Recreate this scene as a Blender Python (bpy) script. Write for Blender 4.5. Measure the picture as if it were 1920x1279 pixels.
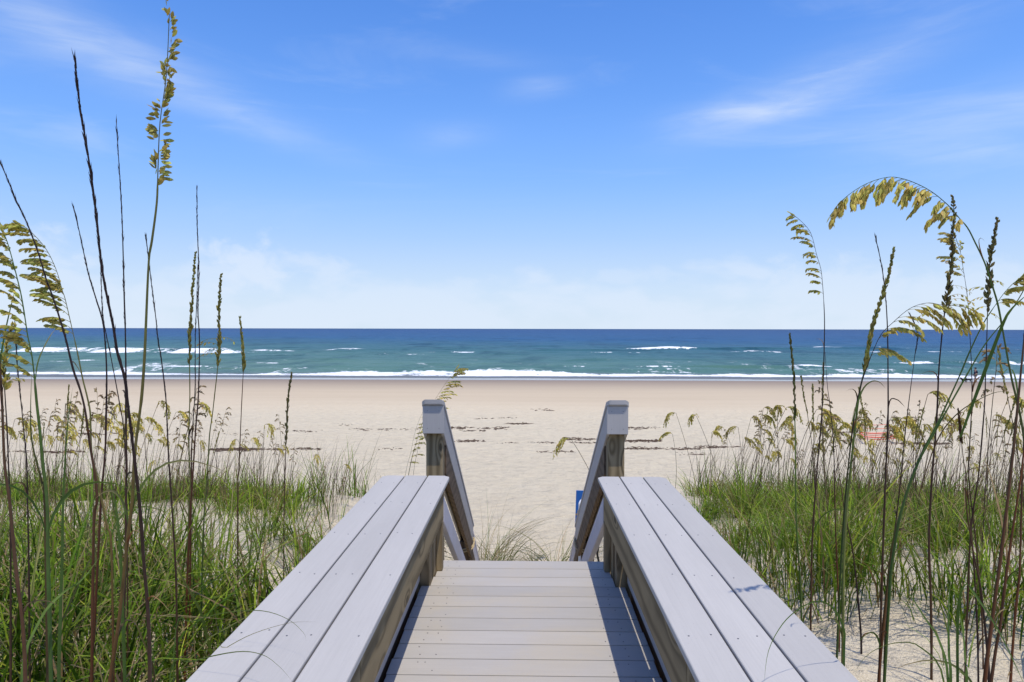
import bpy, bmesh, math, random
import numpy as np
from mathutils import Vector, Matrix, Euler

# ------------------------------------------------------------------ clear
for o in list(bpy.data.objects):
    bpy.data.objects.remove(o, do_unlink=True)
scene = bpy.context.scene
C = scene.collection
random.seed(7)
rng = np.random.default_rng(11)
R = math.radians

# ------------------------------------------------------------------ camera
CAM_Z = 1.46
cam_d = bpy.data.cameras.new('camera')
cam = bpy.data.objects.new('camera', cam_d)
C.objects.link(cam)
cam_d.sensor_width = 36.0
cam_d.lens = 24.0
cam_d.clip_start = 0.05
cam_d.clip_end = 80000
CAM_M = (Matrix.Rotation(R(0.985), 3, 'Z') @ Matrix.Rotation(R(90 - 1.03), 3, 'X') @ Matrix.Rotation(R(0.11), 3, 'Z'))
cam.location = (0, 0, CAM_Z)
cam.rotation_euler = CAM_M.to_euler()
scene.camera = cam

# ------------------------------------------------------------------ sun, sky, exposure
SUN = Vector((0.15, -0.26, 1.0)).normalized()
sun_el = math.asin(SUN.z)
sun_rot = math.atan2(SUN.x, SUN.y)
sd = bpy.data.lights.new('sun', 'SUN')
sd.energy = 2.8
sd.angle = R(0.53)
sd.color = (1.0, 0.945, 0.83)
sun = bpy.data.objects.new('sun', sd)
C.objects.link(sun)
sun.rotation_euler = SUN.to_track_quat('Z', 'Y').to_euler()
sun.location = (3, -5, 20)

scene.view_settings.view_transform = 'Standard'
scene.view_settings.look = 'None'
scene.view_settings.gamma = 1.0
scene.view_settings.use_curve_mapping = False
scene.view_settings.exposure = 0.46

world = bpy.data.worlds.new('World')
scene.world = world
world.use_nodes = True


class NT:
    """small node-tree helper"""
    def __init__(self, tree):
        self.t = tree
        self.n = tree.nodes
        self.l = tree.links
        self.n.clear()

    def node(self, typ, **kw):
        nd = self.n.new(typ)
        for k, v in kw.items():
            if k.startswith('i_'):
                continue
            setattr(nd, k, v)
        return nd

    def put(self, sock, val):
        if val is None:
            return
        if hasattr(val, 'is_output') or isinstance(val, bpy.types.NodeSocket):
            self.l.new(val, sock)
        else:
            sock.default_value = val

    def math(self, op, a, b=None, c=None, clamp=False):
        nd = self.n.new('ShaderNodeMath')
        nd.operation = op
        nd.use_clamp = clamp
        self.put(nd.inputs[0], a)
        if b is not None:
            self.put(nd.inputs[1], b)
        if c is not None:
            self.put(nd.inputs[2], c)
        return nd.outputs[0]

    def mix(self, fac, a, b, blend='MIX'):
        nd = self.n.new('ShaderNodeMix')
        nd.data_type = 'RGBA'
        nd.blend_type = blend
        self.put(nd.inputs[0], fac)
        self.put(nd.inputs[6], a)
        self.put(nd.inputs[7], b)
        return nd.outputs[2]

    def noise(self, vec, scale, detail=4, rough=0.55, dist=0.0):
        nd = self.n.new('ShaderNodeTexNoise')
        self.put(nd.inputs['Vector'], vec)
        nd.inputs['Scale'].default_value = scale
        nd.inputs['Detail'].default_value = detail
        nd.inputs['Roughness'].default_value = rough
        nd.inputs['Distortion'].default_value = dist
        return nd.outputs['Fac']

    def ramp(self, fac, stops, interp='LINEAR'):
        nd = self.n.new('ShaderNodeValToRGB')
        nd.color_ramp.interpolation = interp
        el = nd.color_ramp.elements
        while len(el) > 1:
            el.remove(el[-1])
        el[0].position = stops[0][0]
        el[0].color = stops[0][1]
        for p, c in stops[1:]:
            e = el.new(p)
            e.color = c
        self.put(nd.inputs[0], fac)
        return nd.outputs[0]

    def smooth(self, v, a, b, lo=0.0, hi=1.0):
        nd = self.n.new('ShaderNodeMapRange')
        nd.interpolation_type = 'SMOOTHSTEP'
        self.put(nd.inputs[0], v)
        nd.inputs[1].default_value = a
        nd.inputs[2].default_value = b
        nd.inputs[3].default_value = lo
        nd.inputs[4].default_value = hi
        return nd.outputs[0]

    def mapping(self, vec, scale=(1, 1, 1), loc=(0, 0, 0), rot=(0, 0, 0)):
        nd = self.n.new('ShaderNodeMapping')
        self.put(nd.inputs[0], vec)
        self.put(nd.inputs[1], loc)
        nd.inputs[2].default_value = rot
        nd.inputs[3].default_value = scale
        return nd.outputs[0]

    def combine(self, x, y, z=0.0):
        nd = self.n.new('ShaderNodeCombineXYZ')
        self.put(nd.inputs[0], x)
        self.put(nd.inputs[1], y)
        self.put(nd.inputs[2], z)
        return nd.outputs[0]

    def sep(self, v):
        nd = self.n.new('ShaderNodeSeparateXYZ')
        self.put(nd.inputs[0], v)
        return nd.outputs

    def bump(self, h, strength=0.3, dist=0.01, normal=None):
        nd = self.n.new('ShaderNodeBump')
        nd.inputs['Strength'].default_value = strength
        nd.inputs['Distance'].default_value = dist
        self.put(nd.inputs['Height'], h)
        if normal is not None:
            self.put(nd.inputs['Normal'], normal)
        return nd.outputs[0]


# ---- world: Nishita sky with thin cirrus and low hazy cumulus
w = NT(world.node_tree)
sky = w.node('ShaderNodeTexSky')
sky.sky_type = 'NISHITA'
sky.sun_disc = False
sky.sun_elevation = sun_el
sky.sun_rotation = sun_rot
sky.altitude = 0
sky.air_density = 1.0
sky.dust_density = 0.6
sky.ozone_density = 2.5
hs = w.node('ShaderNodeHueSaturation')
hs.inputs['Hue'].default_value = 0.513
hs.inputs['Saturation'].default_value = 1.33
hs.inputs['Value'].default_value = 1.07
w.l.new(sky.outputs[0], hs.inputs['Color'])
tc = w.node('ShaderNodeTexCoord')
dx, dy, dz = w.sep(tc.outputs['Generated'])
az = w.math('MULTIPLY', w.math('ARCTAN2', dx, dy), 57.2958)
el = w.math('MULTIPLY', w.math('ARCSINE', dz), 57.2958)
azel = w.combine(az, el, 0.0)
warp = w.noise(w.mapping(azel, (0.045, 0.12, 1)), 1.0, 5, 0.6, 0.6)
streak = w.noise(w.mapping(azel, (0.035, 0.22, 1), rot=(0, 0, R(-9))), 1.0, 6, 0.6, 0.9)
fine = w.noise(w.mapping(azel, (0.14, 0.8, 1), rot=(0, 0, R(-12))), 1.0, 5, 0.6, 0.5)
cir = w.math('MULTIPLY', w.smooth(streak, 0.50, 0.80), w.smooth(el, 5.0, 14.0))
cir = w.math('MULTIPLY', cir, 0.22)


def wisp(a0, e0, wa, we, rot, amt):
    """one streak of cirrus at azimuth a0, elevation e0 (degrees)"""
    da = w.math('SUBTRACT', az, a0)
    de = w.math('ADD', w.math('SUBTRACT', el, e0), w.math('MULTIPLY', w.math('SUBTRACT', warp, 0.5), 2.6))
    c, s = math.cos(R(rot)), math.sin(R(rot))
    u = w.math('ADD', w.math('MULTIPLY', da, c / wa), w.math('MULTIPLY', de, s / wa))
    v = w.math('ADD', w.math('MULTIPLY', da, -s / we), w.math('MULTIPLY', de, c / we))
    g = w.math('ADD', w.math('POWER', w.math('ABSOLUTE', u), 2.0), w.math('POWER', w.math('ABSOLUTE', v), 2.0))
    g = w.math('POWER', 2.718, w.math('MULTIPLY', g, -1.0))
    g = w.math('MULTIPLY', g, w.smooth(fine, 0.25, 0.70, 0.45, 1.0))
    return w.math('MULTIPLY', g, amt)


for args in ((17.5, 9.7 + 6.9, 4.6, 0.95, 4, 0.42), (23.0, 18.0, 9.0, 1.7, 16, 0.26), (1.2, 19.3, 2.4, 0.7, 4, 0.27),
             (-33.0, 19.5, 7.5, 1.9, -12, 0.42), (-23.0, 16.0, 8.0, 1.1, -16, 0.24), (34.0, 14.5, 8.0, 1.8, 6, 0.28),
             (33.0, 12.0, 6.0, 0.9, -6, 0.22), (-6.0, 15.8, 3.2, 1.0, 5, 0.16), (-4.5, 21.5, 6, 0.8, -4, 0.10)):
    cir = w.math('ADD', cir, wisp(*args))
cum_n = w.noise(w.mapping(azel, (0.13, 0.30, 1)), 1.0, 6, 0.52, 0.2)
cum_lim = w.smooth(el, 1.5, 9.5, 0.38, 0.74)
cum = w.smooth(w.math('SUBTRACT', cum_n, cum_lim), -0.02, 0.16)
cum = w.math('MULTIPLY', cum, 0.45)
puff_n = w.noise(w.mapping(azel, (0.42, 0.55, 1)), 1.0, 6, 0.58, 0.3)
for a0, e0, wa, we, amt in ((-22.0, 4.6, 4.2, 2.6, 0.62), (-15.8, 4.6, 2.2, 1.5, 0.45), (-37, 5.0, 5.0, 2.6, 0.5), (24.0, 3.6, 7.0, 2.2, 0.45), (33, 3.2, 5, 1.8, 0.4), (-8, 3.0, 4, 1.2, 0.25), (9, 4.4, 5, 0.9, 0.25)):
    du = w.math('DIVIDE', w.math('SUBTRACT', az, a0), wa)
    dv = w.math('DIVIDE', w.math('SUBTRACT', el, e0), we)
    rr2 = w.math('SQRT', w.math('ADD', w.math('MULTIPLY', du, du), w.math('MULTIPLY', dv, dv)))
    body = w.math('SUBTRACT', w.math('ADD', 1.0, w.math('MULTIPLY', w.math('SUBTRACT', puff_n, 0.5), 2.2)), rr2)
    cum = w.math('MAXIMUM', cum, w.math('MULTIPLY', w.smooth(body, 0.0, 0.75), amt))
cl = w.math('ADD', w.math('MULTIPLY', cir, 0.95), cum, clamp=True)
e30 = w.math('DIVIDE', el, 30.0, clamp=True)
hz = w.ramp(e30, [(0.0, (0.97, 0.97, 0.97, 1)), (0.12, (0.92, 0.92, 0.92, 1)), (0.25, (0.85, 0.85, 0.85, 1)), (0.42, (0.50, 0.50, 0.50, 1)),
                  (0.62, (0.18, 0.18, 0.18, 1)), (1.0, (0, 0, 0, 1))], 'B_SPLINE')
hcol = w.ramp(e30, [(0.0, (0.70, 0.815, 0.94, 1)), (0.13, (0.56, 0.71, 0.94, 1)), (0.25, (0.405, 0.595, 0.94, 1)), (0.42, (0.23, 0.46, 0.96, 1)), (1.0, (0.16, 0.38, 0.95, 1))], 'B_SPLINE')
bg1 = w.mix(hz, hs.outputs[0], w.mix(1.0, hcol, (4.9, 4.9, 4.9, 1), 'MULTIPLY'))
skyc = w.mix(cl, bg1, (3.7, 4.15, 4.85, 1))
bg = w.node('ShaderNodeBackground')
bg.inputs['Strength'].default_value = 0.15
w.l.new(skyc, bg.inputs['Color'])
wo = w.node('ShaderNodeOutputWorld')
w.l.new(bg.outputs[0], wo.inputs[0])

# ------------------------------------------------------------------ object helpers


def mesh_obj(name, verts, faces, mat, parent=None, smooth=False, col=None):
    me = bpy.data.meshes.new(name)
    me.from_pydata([tuple(v) for v in verts], [], [tuple(f) for f in faces])
    if smooth:
        me.polygons.foreach_set('use_smooth', [True] * len(me.polygons))
    if col is not None:
        a = me.color_attributes.new('Col', 'FLOAT_COLOR', 'POINT')
        arr = np.ones((len(me.vertices), 4), np.float32)
        arr[:, :3] = np.asarray(col, np.float32)
        a.data.foreach_set('color', arr.ravel())
    me.materials.append(mat)
    o = bpy.data.objects.new(name, me)
    C.objects.link(o)
    if parent is not None:
        o.parent = parent
    return o


def fast_obj(name, verts, quads, tris, mat, cols=None, smooth=False):
    """big meshes straight from numpy arrays"""
    me = bpy.data.meshes.new(name)
    nq, nt = len(quads), len(tris)
    me.vertices.add(len(verts))
    me.vertices.foreach_set('co', np.asarray(verts, np.float32).ravel())
    loops = np.concatenate([np.asarray(quads, np.int32).ravel(), np.asarray(tris, np.int32).ravel()])
    me.loops.add(len(loops))
    me.loops.foreach_set('vertex_index', loops)
    me.polygons.add(nq + nt)
    st = np.concatenate([np.arange(nq) * 4, nq * 4 + np.arange(nt) * 3]).astype(np.int32)
    me.polygons.foreach_set('loop_start', st)
    if smooth:
        me.polygons.foreach_set('use_smooth', np.ones(nq + nt, bool))
    me.update(calc_edges=True)
    if cols is not None:
        a = me.color_attributes.new('Col', 'FLOAT_COLOR', 'POINT')
        arr = np.ones((len(verts), 4), np.float32)
        arr[:, :3] = cols
        a.data.foreach_set('color', arr.ravel())
    me.materials.append(mat)
    me.validate()
    o = bpy.data.objects.new(name, me)
    C.objects.link(o)
    return o


def empty(name, loc=(0, 0, 0), rz=0.0, label=None, cat=None, group=None):
    o = bpy.data.objects.new(name, None)
    C.objects.link(o)
    o.location = loc
    o.rotation_euler = (0, 0, rz)
    o.empty_display_size = 0.1
    tag(o, label, cat, group)
    return o


def tag(o, label=None, cat=None, group=None, kind=None):
    if label:
        o['label'] = label
    if cat:
        o['category'] = cat
    if group:
        o['group'] = group
    if kind:
        o['kind'] = kind
    return o


def beveled_box(sx, sy, sz, bev=0.003, seg=1):
    bm = bmesh.new()
    bmesh.ops.create_cube(bm, size=1.0)
    bmesh.ops.scale(bm, vec=(sx, sy, sz), verts=bm.verts)
    if bev > 0:
        bmesh.ops.bevel(bm, geom=list(bm.edges), offset=bev, segments=seg, affect='EDGES', profile=0.5)
    return bm


def bm_obj(name, bm, mat, parent=None, loc=(0, 0, 0), rot=(0, 0, 0), smooth=False):
    me = bpy.data.meshes.new(name)
    bm.to_mesh(me)
    bm.free()
    if smooth:
        me.polygons.foreach_set('use_smooth', [True] * len(me.polygons))
    me.materials.append(mat)
    o = bpy.data.objects.new(name, me)
    C.objects.link(o)
    o.parent = parent
    o.location = loc
    o.rotation_euler = rot
    return o


def board(name, x0, x1, y0, y1, z0, z1, mat, parent, bev=0.003, seg=1):
    """box between world limits, long axis along local Y for the grain"""
    base = parent.location if parent is not None else Vector((0, 0, 0))
    sx, sy, sz = x1 - x0, y1 - y0, z1 - z0
    ctr = Vector(((x0 + x1) / 2, (y0 + y1) / 2, (z0 + z1) / 2)) - base
    m = max(sx, sy, sz)
    if m == sy:
        return bm_obj(name, beveled_box(sx, sy, sz, bev, seg), mat, parent, ctr)
    if m == sz:
        return bm_obj(name, beveled_box(sx, sz, sy, bev, seg), mat, parent, ctr, (R(90), 0, 0))
    return bm_obj(name, beveled_box(sy, sx, sz, bev, seg), mat, parent, ctr, (0, 0, R(90)))


def unproj(px, py, d):
    """point at world depth y = d on the line of sight of a photo pixel (1920 x 1279)"""
    v = CAM_M @ Vector(((px - 960) / 1280.0, -(py - 639.5) / 1280.0, -1.0))
    s = d / v.y
    return Vector((v.x * s, d, CAM_Z + v.z * s))


# ------------------------------------------------------------------ ground shape
def vnoise(x, y, seed=0):
    """smooth value noise, numpy"""
    x = np.asarray(x, float); y = np.asarray(y, float)
    xi = np.floor(x).astype(np.int64); yi = np.floor(y).astype(np.int64)
    xf = x - xi; yf = y - yi
    def h(a, b):
        n = (a * 374761393 + b * 668265263 + seed * 974634777) & 0x7fffffff
        n = ((n ^ (n >> 13)) * 1274126177) & 0x7fffffff
        return ((n ^ (n >> 16)) & 0xffff) / 65535.0
    u = xf * xf * (3 - 2 * xf); v = yf * yf * (3 - 2 * yf)
    return (h(xi, yi) * (1 - u) + h(xi + 1, yi) * u) * (1 - v) + (h(xi, yi + 1) * (1 - u) + h(xi + 1, yi + 1) * u) * v


def fbm(x, y, seed=0, oct=4):
    s = 0; a = 0.5; f = 1.0
    for k in range(oct):
        s = s + a * (vnoise(np.asarray(x) * f, np.asarray(y) * f, seed + k * 17) - 0.5) * 2
        a *= 0.5; f *= 2.03
    return s


SEA_Z = -4.75
SIDE = np.array([(-60, -0.3), (4.4, -0.28), (5.5, -0.46), (7, -0.78), (9, -1.06), (11, -1.33), (12.6, -1.66), (14.6, -2.45), (17, -2.9),
                 (30, -3.3), (45, -3.75), (60, -4.2), (78, -4.60), (88, -4.755), (100, -5.5), (200, -9), (400, -14)])
MIDP = np.array([(-60, -0.45), (3.4, -0.5), (4.4, -0.9), (8, -2.15), (10.5, -2.72), (13, -2.82), (17, -2.9),
                 (30, -3.3), (45, -3.75), (60, -4.2), (78, -4.60), (88, -4.755), (100, -5.5), (200, -9), (400, -14)])


def ground(x, y):
    x = np.asarray(x, float); y = np.asarray(y, float)
    zs = np.interp(y, SIDE[:, 0], SIDE[:, 1])
    zm = np.interp(y, MIDP[:, 0], MIDP[:, 1])
    edge = np.clip((np.abs(x) + 0.35 * fbm(x * 0.6, y * 0.6, 3) - 0.95) / 1.7, 0, 1)
    k = edge * edge * (3 - 2 * edge)
    k = np.where(y < 4.0, np.clip((np.abs(x) - 0.75) / 0.35, 0, 1), k)
    z = zs * k + zm * (1 - k)
    dune = np.clip((16.5 - y) / 4.0, 0, 1) * np.clip((np.abs(x) - 0.95) / 0.8, 0, 1)
    z = z + dune * (0.16 * fbm(x * 0.45 + 3, y * 0.55, 5) + 0.05 * fbm(x * 1.9, y * 1.9, 9))
    beach = np.clip((y - 13) / 6.0, 0, 1) * np.clip((70 - y) / 25.0, 0, 1)
    z = z + beach * (0.05 * fbm(x * 0.10, y * 0.3, 21) + 0.022 * fbm(x * 0.8, y * 1.1, 23))
    z = z + np.clip((y - 60) / 12, 0, 1) * np.clip((100 - y) / 12, 0, 1) * 0.05 * fbm(x * 0.03, y * 0.05, 31, 2)
    return z


def gz(x, y):
    return float(ground(np.array([x]), np.array([y]))[0])


def hit_ground(px, py):
    """world point where the line of sight of a photo pixel meets the sand (beach side)"""
    v = CAM_M @ Vector(((px - 960) / 1280.0, -(py - 639.5) / 1280.0, -1.0))
    d = 30.0
    for k_ in range(12):
        z = gz(v.x / v.y * d, d) if k_ > 9 else float(np.interp(d, SIDE[:, 0], SIDE[:, 1]))
        d = 0.5 * d + 0.5 * max(1.0, (z - CAM_Z) * v.y / v.z)
    return unproj(px, py, d)


# ------------------------------------------------------------------ materials
def new_mat(name):
    m = bpy.data.materials.new(name)
    m.use_nodes = True
    return m, NT(m.node_tree)


def finish(nt, color, rough=0.6, normal=None, spec=0.4, metallic=0.0):
    b = nt.node('ShaderNodeBsdfPrincipled')
    nt.put(b.inputs['Base Color'], color)
    nt.put(b.inputs['Roughness'], rough)
    b.inputs['Specular IOR Level'].default_value = spec
    b.inputs['Metallic'].default_value = metallic
    if normal is not None:
        nt.l.new(normal, b.inputs['Normal'])
    o = nt.node('ShaderNodeOutputMaterial')
    nt.l.new(b.outputs[0], o.inputs[0])
    return b


def plain(name, col, rough=0.5, spec=0.4, metallic=0.0, var=0.12, scale=30):
    m, n = new_mat(name)
    t = n.node('ShaderNodeTexCoord')
    f = n.noise(t.outputs['Object'], scale, 4)
    c = n.mix(f, tuple(k * (1 - var) for k in col[:3]) + (1,), tuple(min(1, k * (1 + var)) for k in col[:3]) + (1,))
    finish(n, c, rough, None, spec, metallic)
    return m


def obj_coords(n, off=37.0):
    t = n.node('ShaderNodeTexCoord')
    oi = n.node('ShaderNodeObjectInfo')
    r = n.math('MULTIPLY', oi.outputs['Random'], off)
    v = n.node('ShaderNodeVectorMath')
    v.operation = 'ADD'
    n.l.new(t.outputs['Object'], v.inputs[0])
    n.l.new(n.combine(r, n.math('MULTIPLY', r, 1.7), n.math('MULTIPLY', r, 0.6)), v.inputs[1])
    return v.outputs[0], oi.outputs['Random'], t.outputs['Object']


def composite(name, col, stain=None, stain_amt=0.0):
    """embossed composite decking board"""
    m, n = new_mat(name)
    v, rnd, raw = obj_coords(n)
    grain = n.noise(n.mapping(v, (130, 3.2, 130)), 1.0, 5, 0.65, 0.7)
    broad = n.noise(n.mapping(v, (5, 1.4, 5)), 1.0, 4, 0.6)
    c1 = n.mix(n.smooth(grain, 0.25, 0.75), tuple(k * 0.95 for k in col) + (1,), tuple(k * 1.03 for k in col) + (1,))
    c1 = n.mix(n.smooth(broad, 0.3, 0.7, 0, 0.45), c1, tuple(k * 0.86 for k in col) + (1,))
    tone = n.math('ADD', n.math('MULTIPLY', rnd, 0.15), 0.92)
    c1 = n.mix(1.0, c1, n.combine(tone, tone, tone), 'MULTIPLY')
    if stain:
        g = n.node('ShaderNodeNewGeometry')
        s = n.noise(n.mapping(g.outputs['Position'], (2.2, 2.6, 2.6)), 1.0, 5, 0.62, 0.5)
        sp = n.noise(g.outputs['Position'], 140, 2, 0.5)
        f = n.math('MULTIPLY', n.smooth(s, 0.42, 0.68), n.smooth(sp, 0.35, 0.6, 0.55, 1.0))
        c1 = n.mix(n.math('MULTIPLY', f, stain_amt), c1, tuple(stain) + (1,))
    specks = n.noise(v, 260, 1, 0.4)
    c1 = n.mix(n.smooth(specks, 0.72, 0.80, 0, 0.5), c1, tuple(k * 0.55 for k in col) + (1,))
    nrm = n.bump(grain, 0.22, 0.002)
    finish(n, c1, 0.62, nrm, 0.25)
    return m


def lumber(name, light, dark, ring_scale=26.0, dirt=0.25):
    """weathered pressure treated pine, grain along local Y"""
    m, n = new_mat(name)
    v, rnd, raw = obj_coords(n, 11.0)
    wob = n.noise(n.mapping(v, (3.5, 0.9, 3.5)), 1.0, 3, 0.5)
    wv = n.math('MULTIPLY', n.math('SUBTRACT', wob, 0.5), 0.16)
    x, y, z = n.sep(v)
    # knots pull the rings aside
    kn = n.node('ShaderNodeTexVoronoi')
    kn.feature = 'F1'
    n.l.new(n.mapping(v, (7.0, 2.6, 7.0)), kn.inputs['Vector'])
    kn.inputs['Scale'].default_value = 1.0
    kd = kn.outputs['Distance']
    pull = n.math('MULTIPLY', n.smooth(kd, 0.0, 0.42, 1.0, 0.0), 0.10)
    u = n.math('ADD', n.math('ADD', n.math('ADD', x, n.math('MULTIPLY', z, 0.55)), wv), pull)
    rings = n.math('SINE', n.math('MULTIPLY', u, ring_scale * 6.283 / 1.6))
    rings = n.math('ADD', n.math('MULTIPLY', rings, 0.5), 0.5)
    fib = n.noise(n.mapping(v, (160, 4, 160)), 1.0, 4, 0.6)
    f = n.math('ADD', n.math('MULTIPLY', n.math('POWER', rings, 1.6), 0.65), n.math('MULTIPLY', fib, 0.45), clamp=True)
    c = n.mix(f, tuple(light) + (1,), tuple(dark) + (1,))
    knot = n.smooth(kd, 0.07, 0.13, 1.0, 0.0)
    c = n.mix(n.math('MULTIPLY', knot, 0.8), c, tuple(k * 0.35 for k in dark) + (1,))
    blot = n.noise(n.mapping(v, (6, 2.2, 6)), 1.0, 4, 0.6)
    c = n.mix(n.smooth(blot, 0.48, 0.75, 0, dirt), c, tuple(k * 0.6 for k in dark) + (1,))
    crack = n.noise(n.mapping(v, (70, 1.6, 70)), 1.0, 3, 0.5)
    c = n.mix(n.smooth(crack, 0.70, 0.76, 0, 0.75), c, (0.02, 0.016, 0.012, 1))
    h = n.math('ADD', n.math('MULTIPLY', f, -0.5), n.math('MULTIPLY', n.smooth(crack, 0.68, 0.76), -1.0))
    finish(n, c, 0.8, n.bump(h, 0.5, 0.003), 0.2)
    return m


def plant_mat(name, trans=0.35, rough=0.55):
    m, n = new_mat(name)
    a = n.node('ShaderNodeAttribute')
    a.attribute_name = 'Col'
    t = n.node('ShaderNodeTexCoord')
    f = n.noise(t.outputs['Object'], 45, 3)
    c = n.mix(n.smooth(f, 0.3, 0.7, 0.0, 0.35), a.outputs['Color'], n.mix(1.0, a.outputs['Color'], (0.6, 0.55, 0.5, 1), 'MULTIPLY'))
    b = n.node('ShaderNodeBsdfPrincipled')
    n.l.new(c, b.inputs['Base Color'])
    b.inputs['Roughness'].default_value = rough
    b.inputs['Specular IOR Level'].default_value = 0.12
    o = n.node('ShaderNodeOutputMaterial')
    if trans > 0:
        tr = n.node('ShaderNodeBsdfTranslucent')
        n.l.new(n.mix(1.0, c, (1.25, 1.3, 0.8, 1), 'MULTIPLY'), tr.inputs[0])
        mx = n.node('ShaderNodeMixShader')
        mx.inputs[0].default_value = trans
        n.l.new(b.outputs[0], mx.inputs[1])
        n.l.new(tr.outputs[0], mx.inputs[2])
        n.l.new(mx.outputs[0], o.inputs[0])
    else:
        n.l.new(b.outputs[0], o.inputs[0])
    return m


BENCH = composite('bench_composite', (0.445, 0.415, 0.375))
DECK = composite('deck_composite', (0.398, 0.368, 0.332), (0.44, 0.37, 0.26), 0.45)
TRIM = composite('rail_composite', (0.41, 0.388, 0.368))
TRIM_OLD = composite('stair_board_composite', (0.50, 0.475, 0.50), (0.40, 0.35, 0.30), 0.5)
PINE = lumber('treated_pine', (0.345, 0.255, 0.130), (0.14, 0.098, 0.046))
PINE_POST = lumber('treated_pine_post', (0.36, 0.275, 0.155), (0.13, 0.092, 0.046), 22)
PINE_DARK = lumber('treated_pine_dark', (0.16, 0.11, 0.07), (0.075, 0.05, 0.03), 30)  # darker brown pine for lower rails, far posts, stringers, piles and sills
STEEL = plain('screw_steel', (0.16, 0.15, 0.15), 0.45, 0.5, 0.7)
LEAF = plant_mat('grass_leaf', 0.30)
STEMM = plant_mat('grass_stem', 0.0, 0.5)
SEED = plant_mat('oat_seed', 0.30, 0.6)
ROPE = plain('hemp_rope', (0.42, 0.33, 0.19), 0.9, 0.1, 0, 0.35, 160)
BLUE = plain('blue_panel_paint', (0.012, 0.10, 0.34), 0.35, 0.4, 0, 0.08, 12)
WHITE_PVC = plain('white_pvc', (0.74, 0.74, 0.72), 0.35, 0.5, 0, 0.06, 40)
BRASS = plain('brass', (0.36, 0.23, 0.10), 0.4, 0.5, 0.8, 0.25, 90)
BLACK_HOSE = plain('black_hose', (0.02, 0.02, 0.02), 0.5, 0.4)
ORANGE = plain('orange_tape', (0.80, 0.10, 0.05), 0.5, 0.3)
YELLOW = plain('yellow_sign_paint', (0.85, 0.47, 0.02), 0.45, 0.3)
STAKE = plain('grey_stake_wood', (0.22, 0.17, 0.12), 0.8, 0.2, 0, 0.3, 60)

# ---- sand
SAND, n = new_mat('sand')
g = n.node('ShaderNodeNewGeometry')
px_, py_, pz_ = n.sep(g.outputs['Position'])
pos = g.outputs['Position']
flat = n.combine(px_, py_, 0.0)
meand = n.noise(n.mapping(flat, (0.018, 0.03, 1)), 1.0, 3, 0.5)
yy = n.math('ADD', py_, n.math('MULTIPLY', n.math('SUBTRACT', meand, 0.5), 24.0))
yw = n.math('ADD', py_, n.math('MULTIPLY', n.math('SUBTRACT', meand, 0.5), 5.0))
dry = n.mix(n.noise(flat, 0.5, 5, 0.6), (0.68, 0.57, 0.39, 1), (0.78, 0.67, 0.475, 1))
damp = n.mix(n.noise(n.mapping(flat, (0.05, 0.5, 1)), 1.0, 4, 0.6), (0.465, 0.368, 0.245, 1), (0.545, 0.44, 0.305, 1))
wet = n.mix(n.noise(n.mapping(flat, (0.03, 0.6, 1)), 1.0, 4, 0.6), (0.20, 0.155, 0.120, 1), (0.27, 0.21, 0.165, 1))
dampf = n.smooth(yy, 34.0, 56.0)
fine_g = n.noise(flat, 90, 3, 0.7)
dry = n.mix(n.smooth(fine_g, 0.3, 0.7, 0, 0.22), dry, (0.40, 0.35, 0.30, 1))
spk = n.noise(n.mapping(flat, (2.6, 1.8, 1)), 1.0, 5, 0.75)
dry = n.mix(n.smooth(spk, 0.60, 0.74, 0, 0.42), dry, (0.26, 0.20, 0.16, 1))
shell = n.node('ShaderNodeTexVoronoi')
n.l.new(flat, shell.inputs['Vector'])
shell.inputs['Scale'].default_value = 7.0
dry = n.mix(n.smooth(shell.outputs['Distance'], 0.05, 0.09, 0.55, 0.0), dry, (0.22, 0.17, 0.13, 1))
mot = n.noise(n.mapping(flat, (2.2, 3.4, 1)), 1.0, 6, 0.72, 0.6)
dry = n.mix(n.smooth(mot, 0.45, 0.68, 0, 0.36), dry, (0.42, 0.35, 0.26, 1))
c = n.mix(dampf, dry, damp)
wetf = n.smooth(yw, 58.0, 84.0)
c = n.mix(wetf, c, wet)
soak = n.smooth(yw, 79.5, 81.5)
rough = n.mix(soak, (0.95, 0.95, 0.95, 1), (0.13, 0.13, 0.13, 1))
# foot-trodden relief on the dry sand
foot = n.node('ShaderNodeTexVoronoi')
foot.feature = 'SMOOTH_F1'
n.l.new(n.mapping(flat, (2.3, 2.0, 1)), foot.inputs['Vector'])
foot.inputs['Scale'].default_value = 1.0
relief = n.math('ADD', n.math('MULTIPLY', foot.outputs['Distance'], 0.7), n.math('MULTIPLY', n.noise(flat, 5.0, 6, 0.65), 0.8))
relief = n.math('ADD', relief, n.math('MULTIPLY', n.noise(flat, 45, 3, 0.6), 0.10))
relief = n.math('MULTIPLY', relief, n.math('SUBTRACT', 1.0, dampf))
b = finish(n, c, rough, n.bump(relief, 1.0, 0.24), 0.25)
n.put(b.inputs['Specular IOR Level'], n.math('ADD', n.math('MULTIPLY', soak, 0.4), 0.15))

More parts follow.
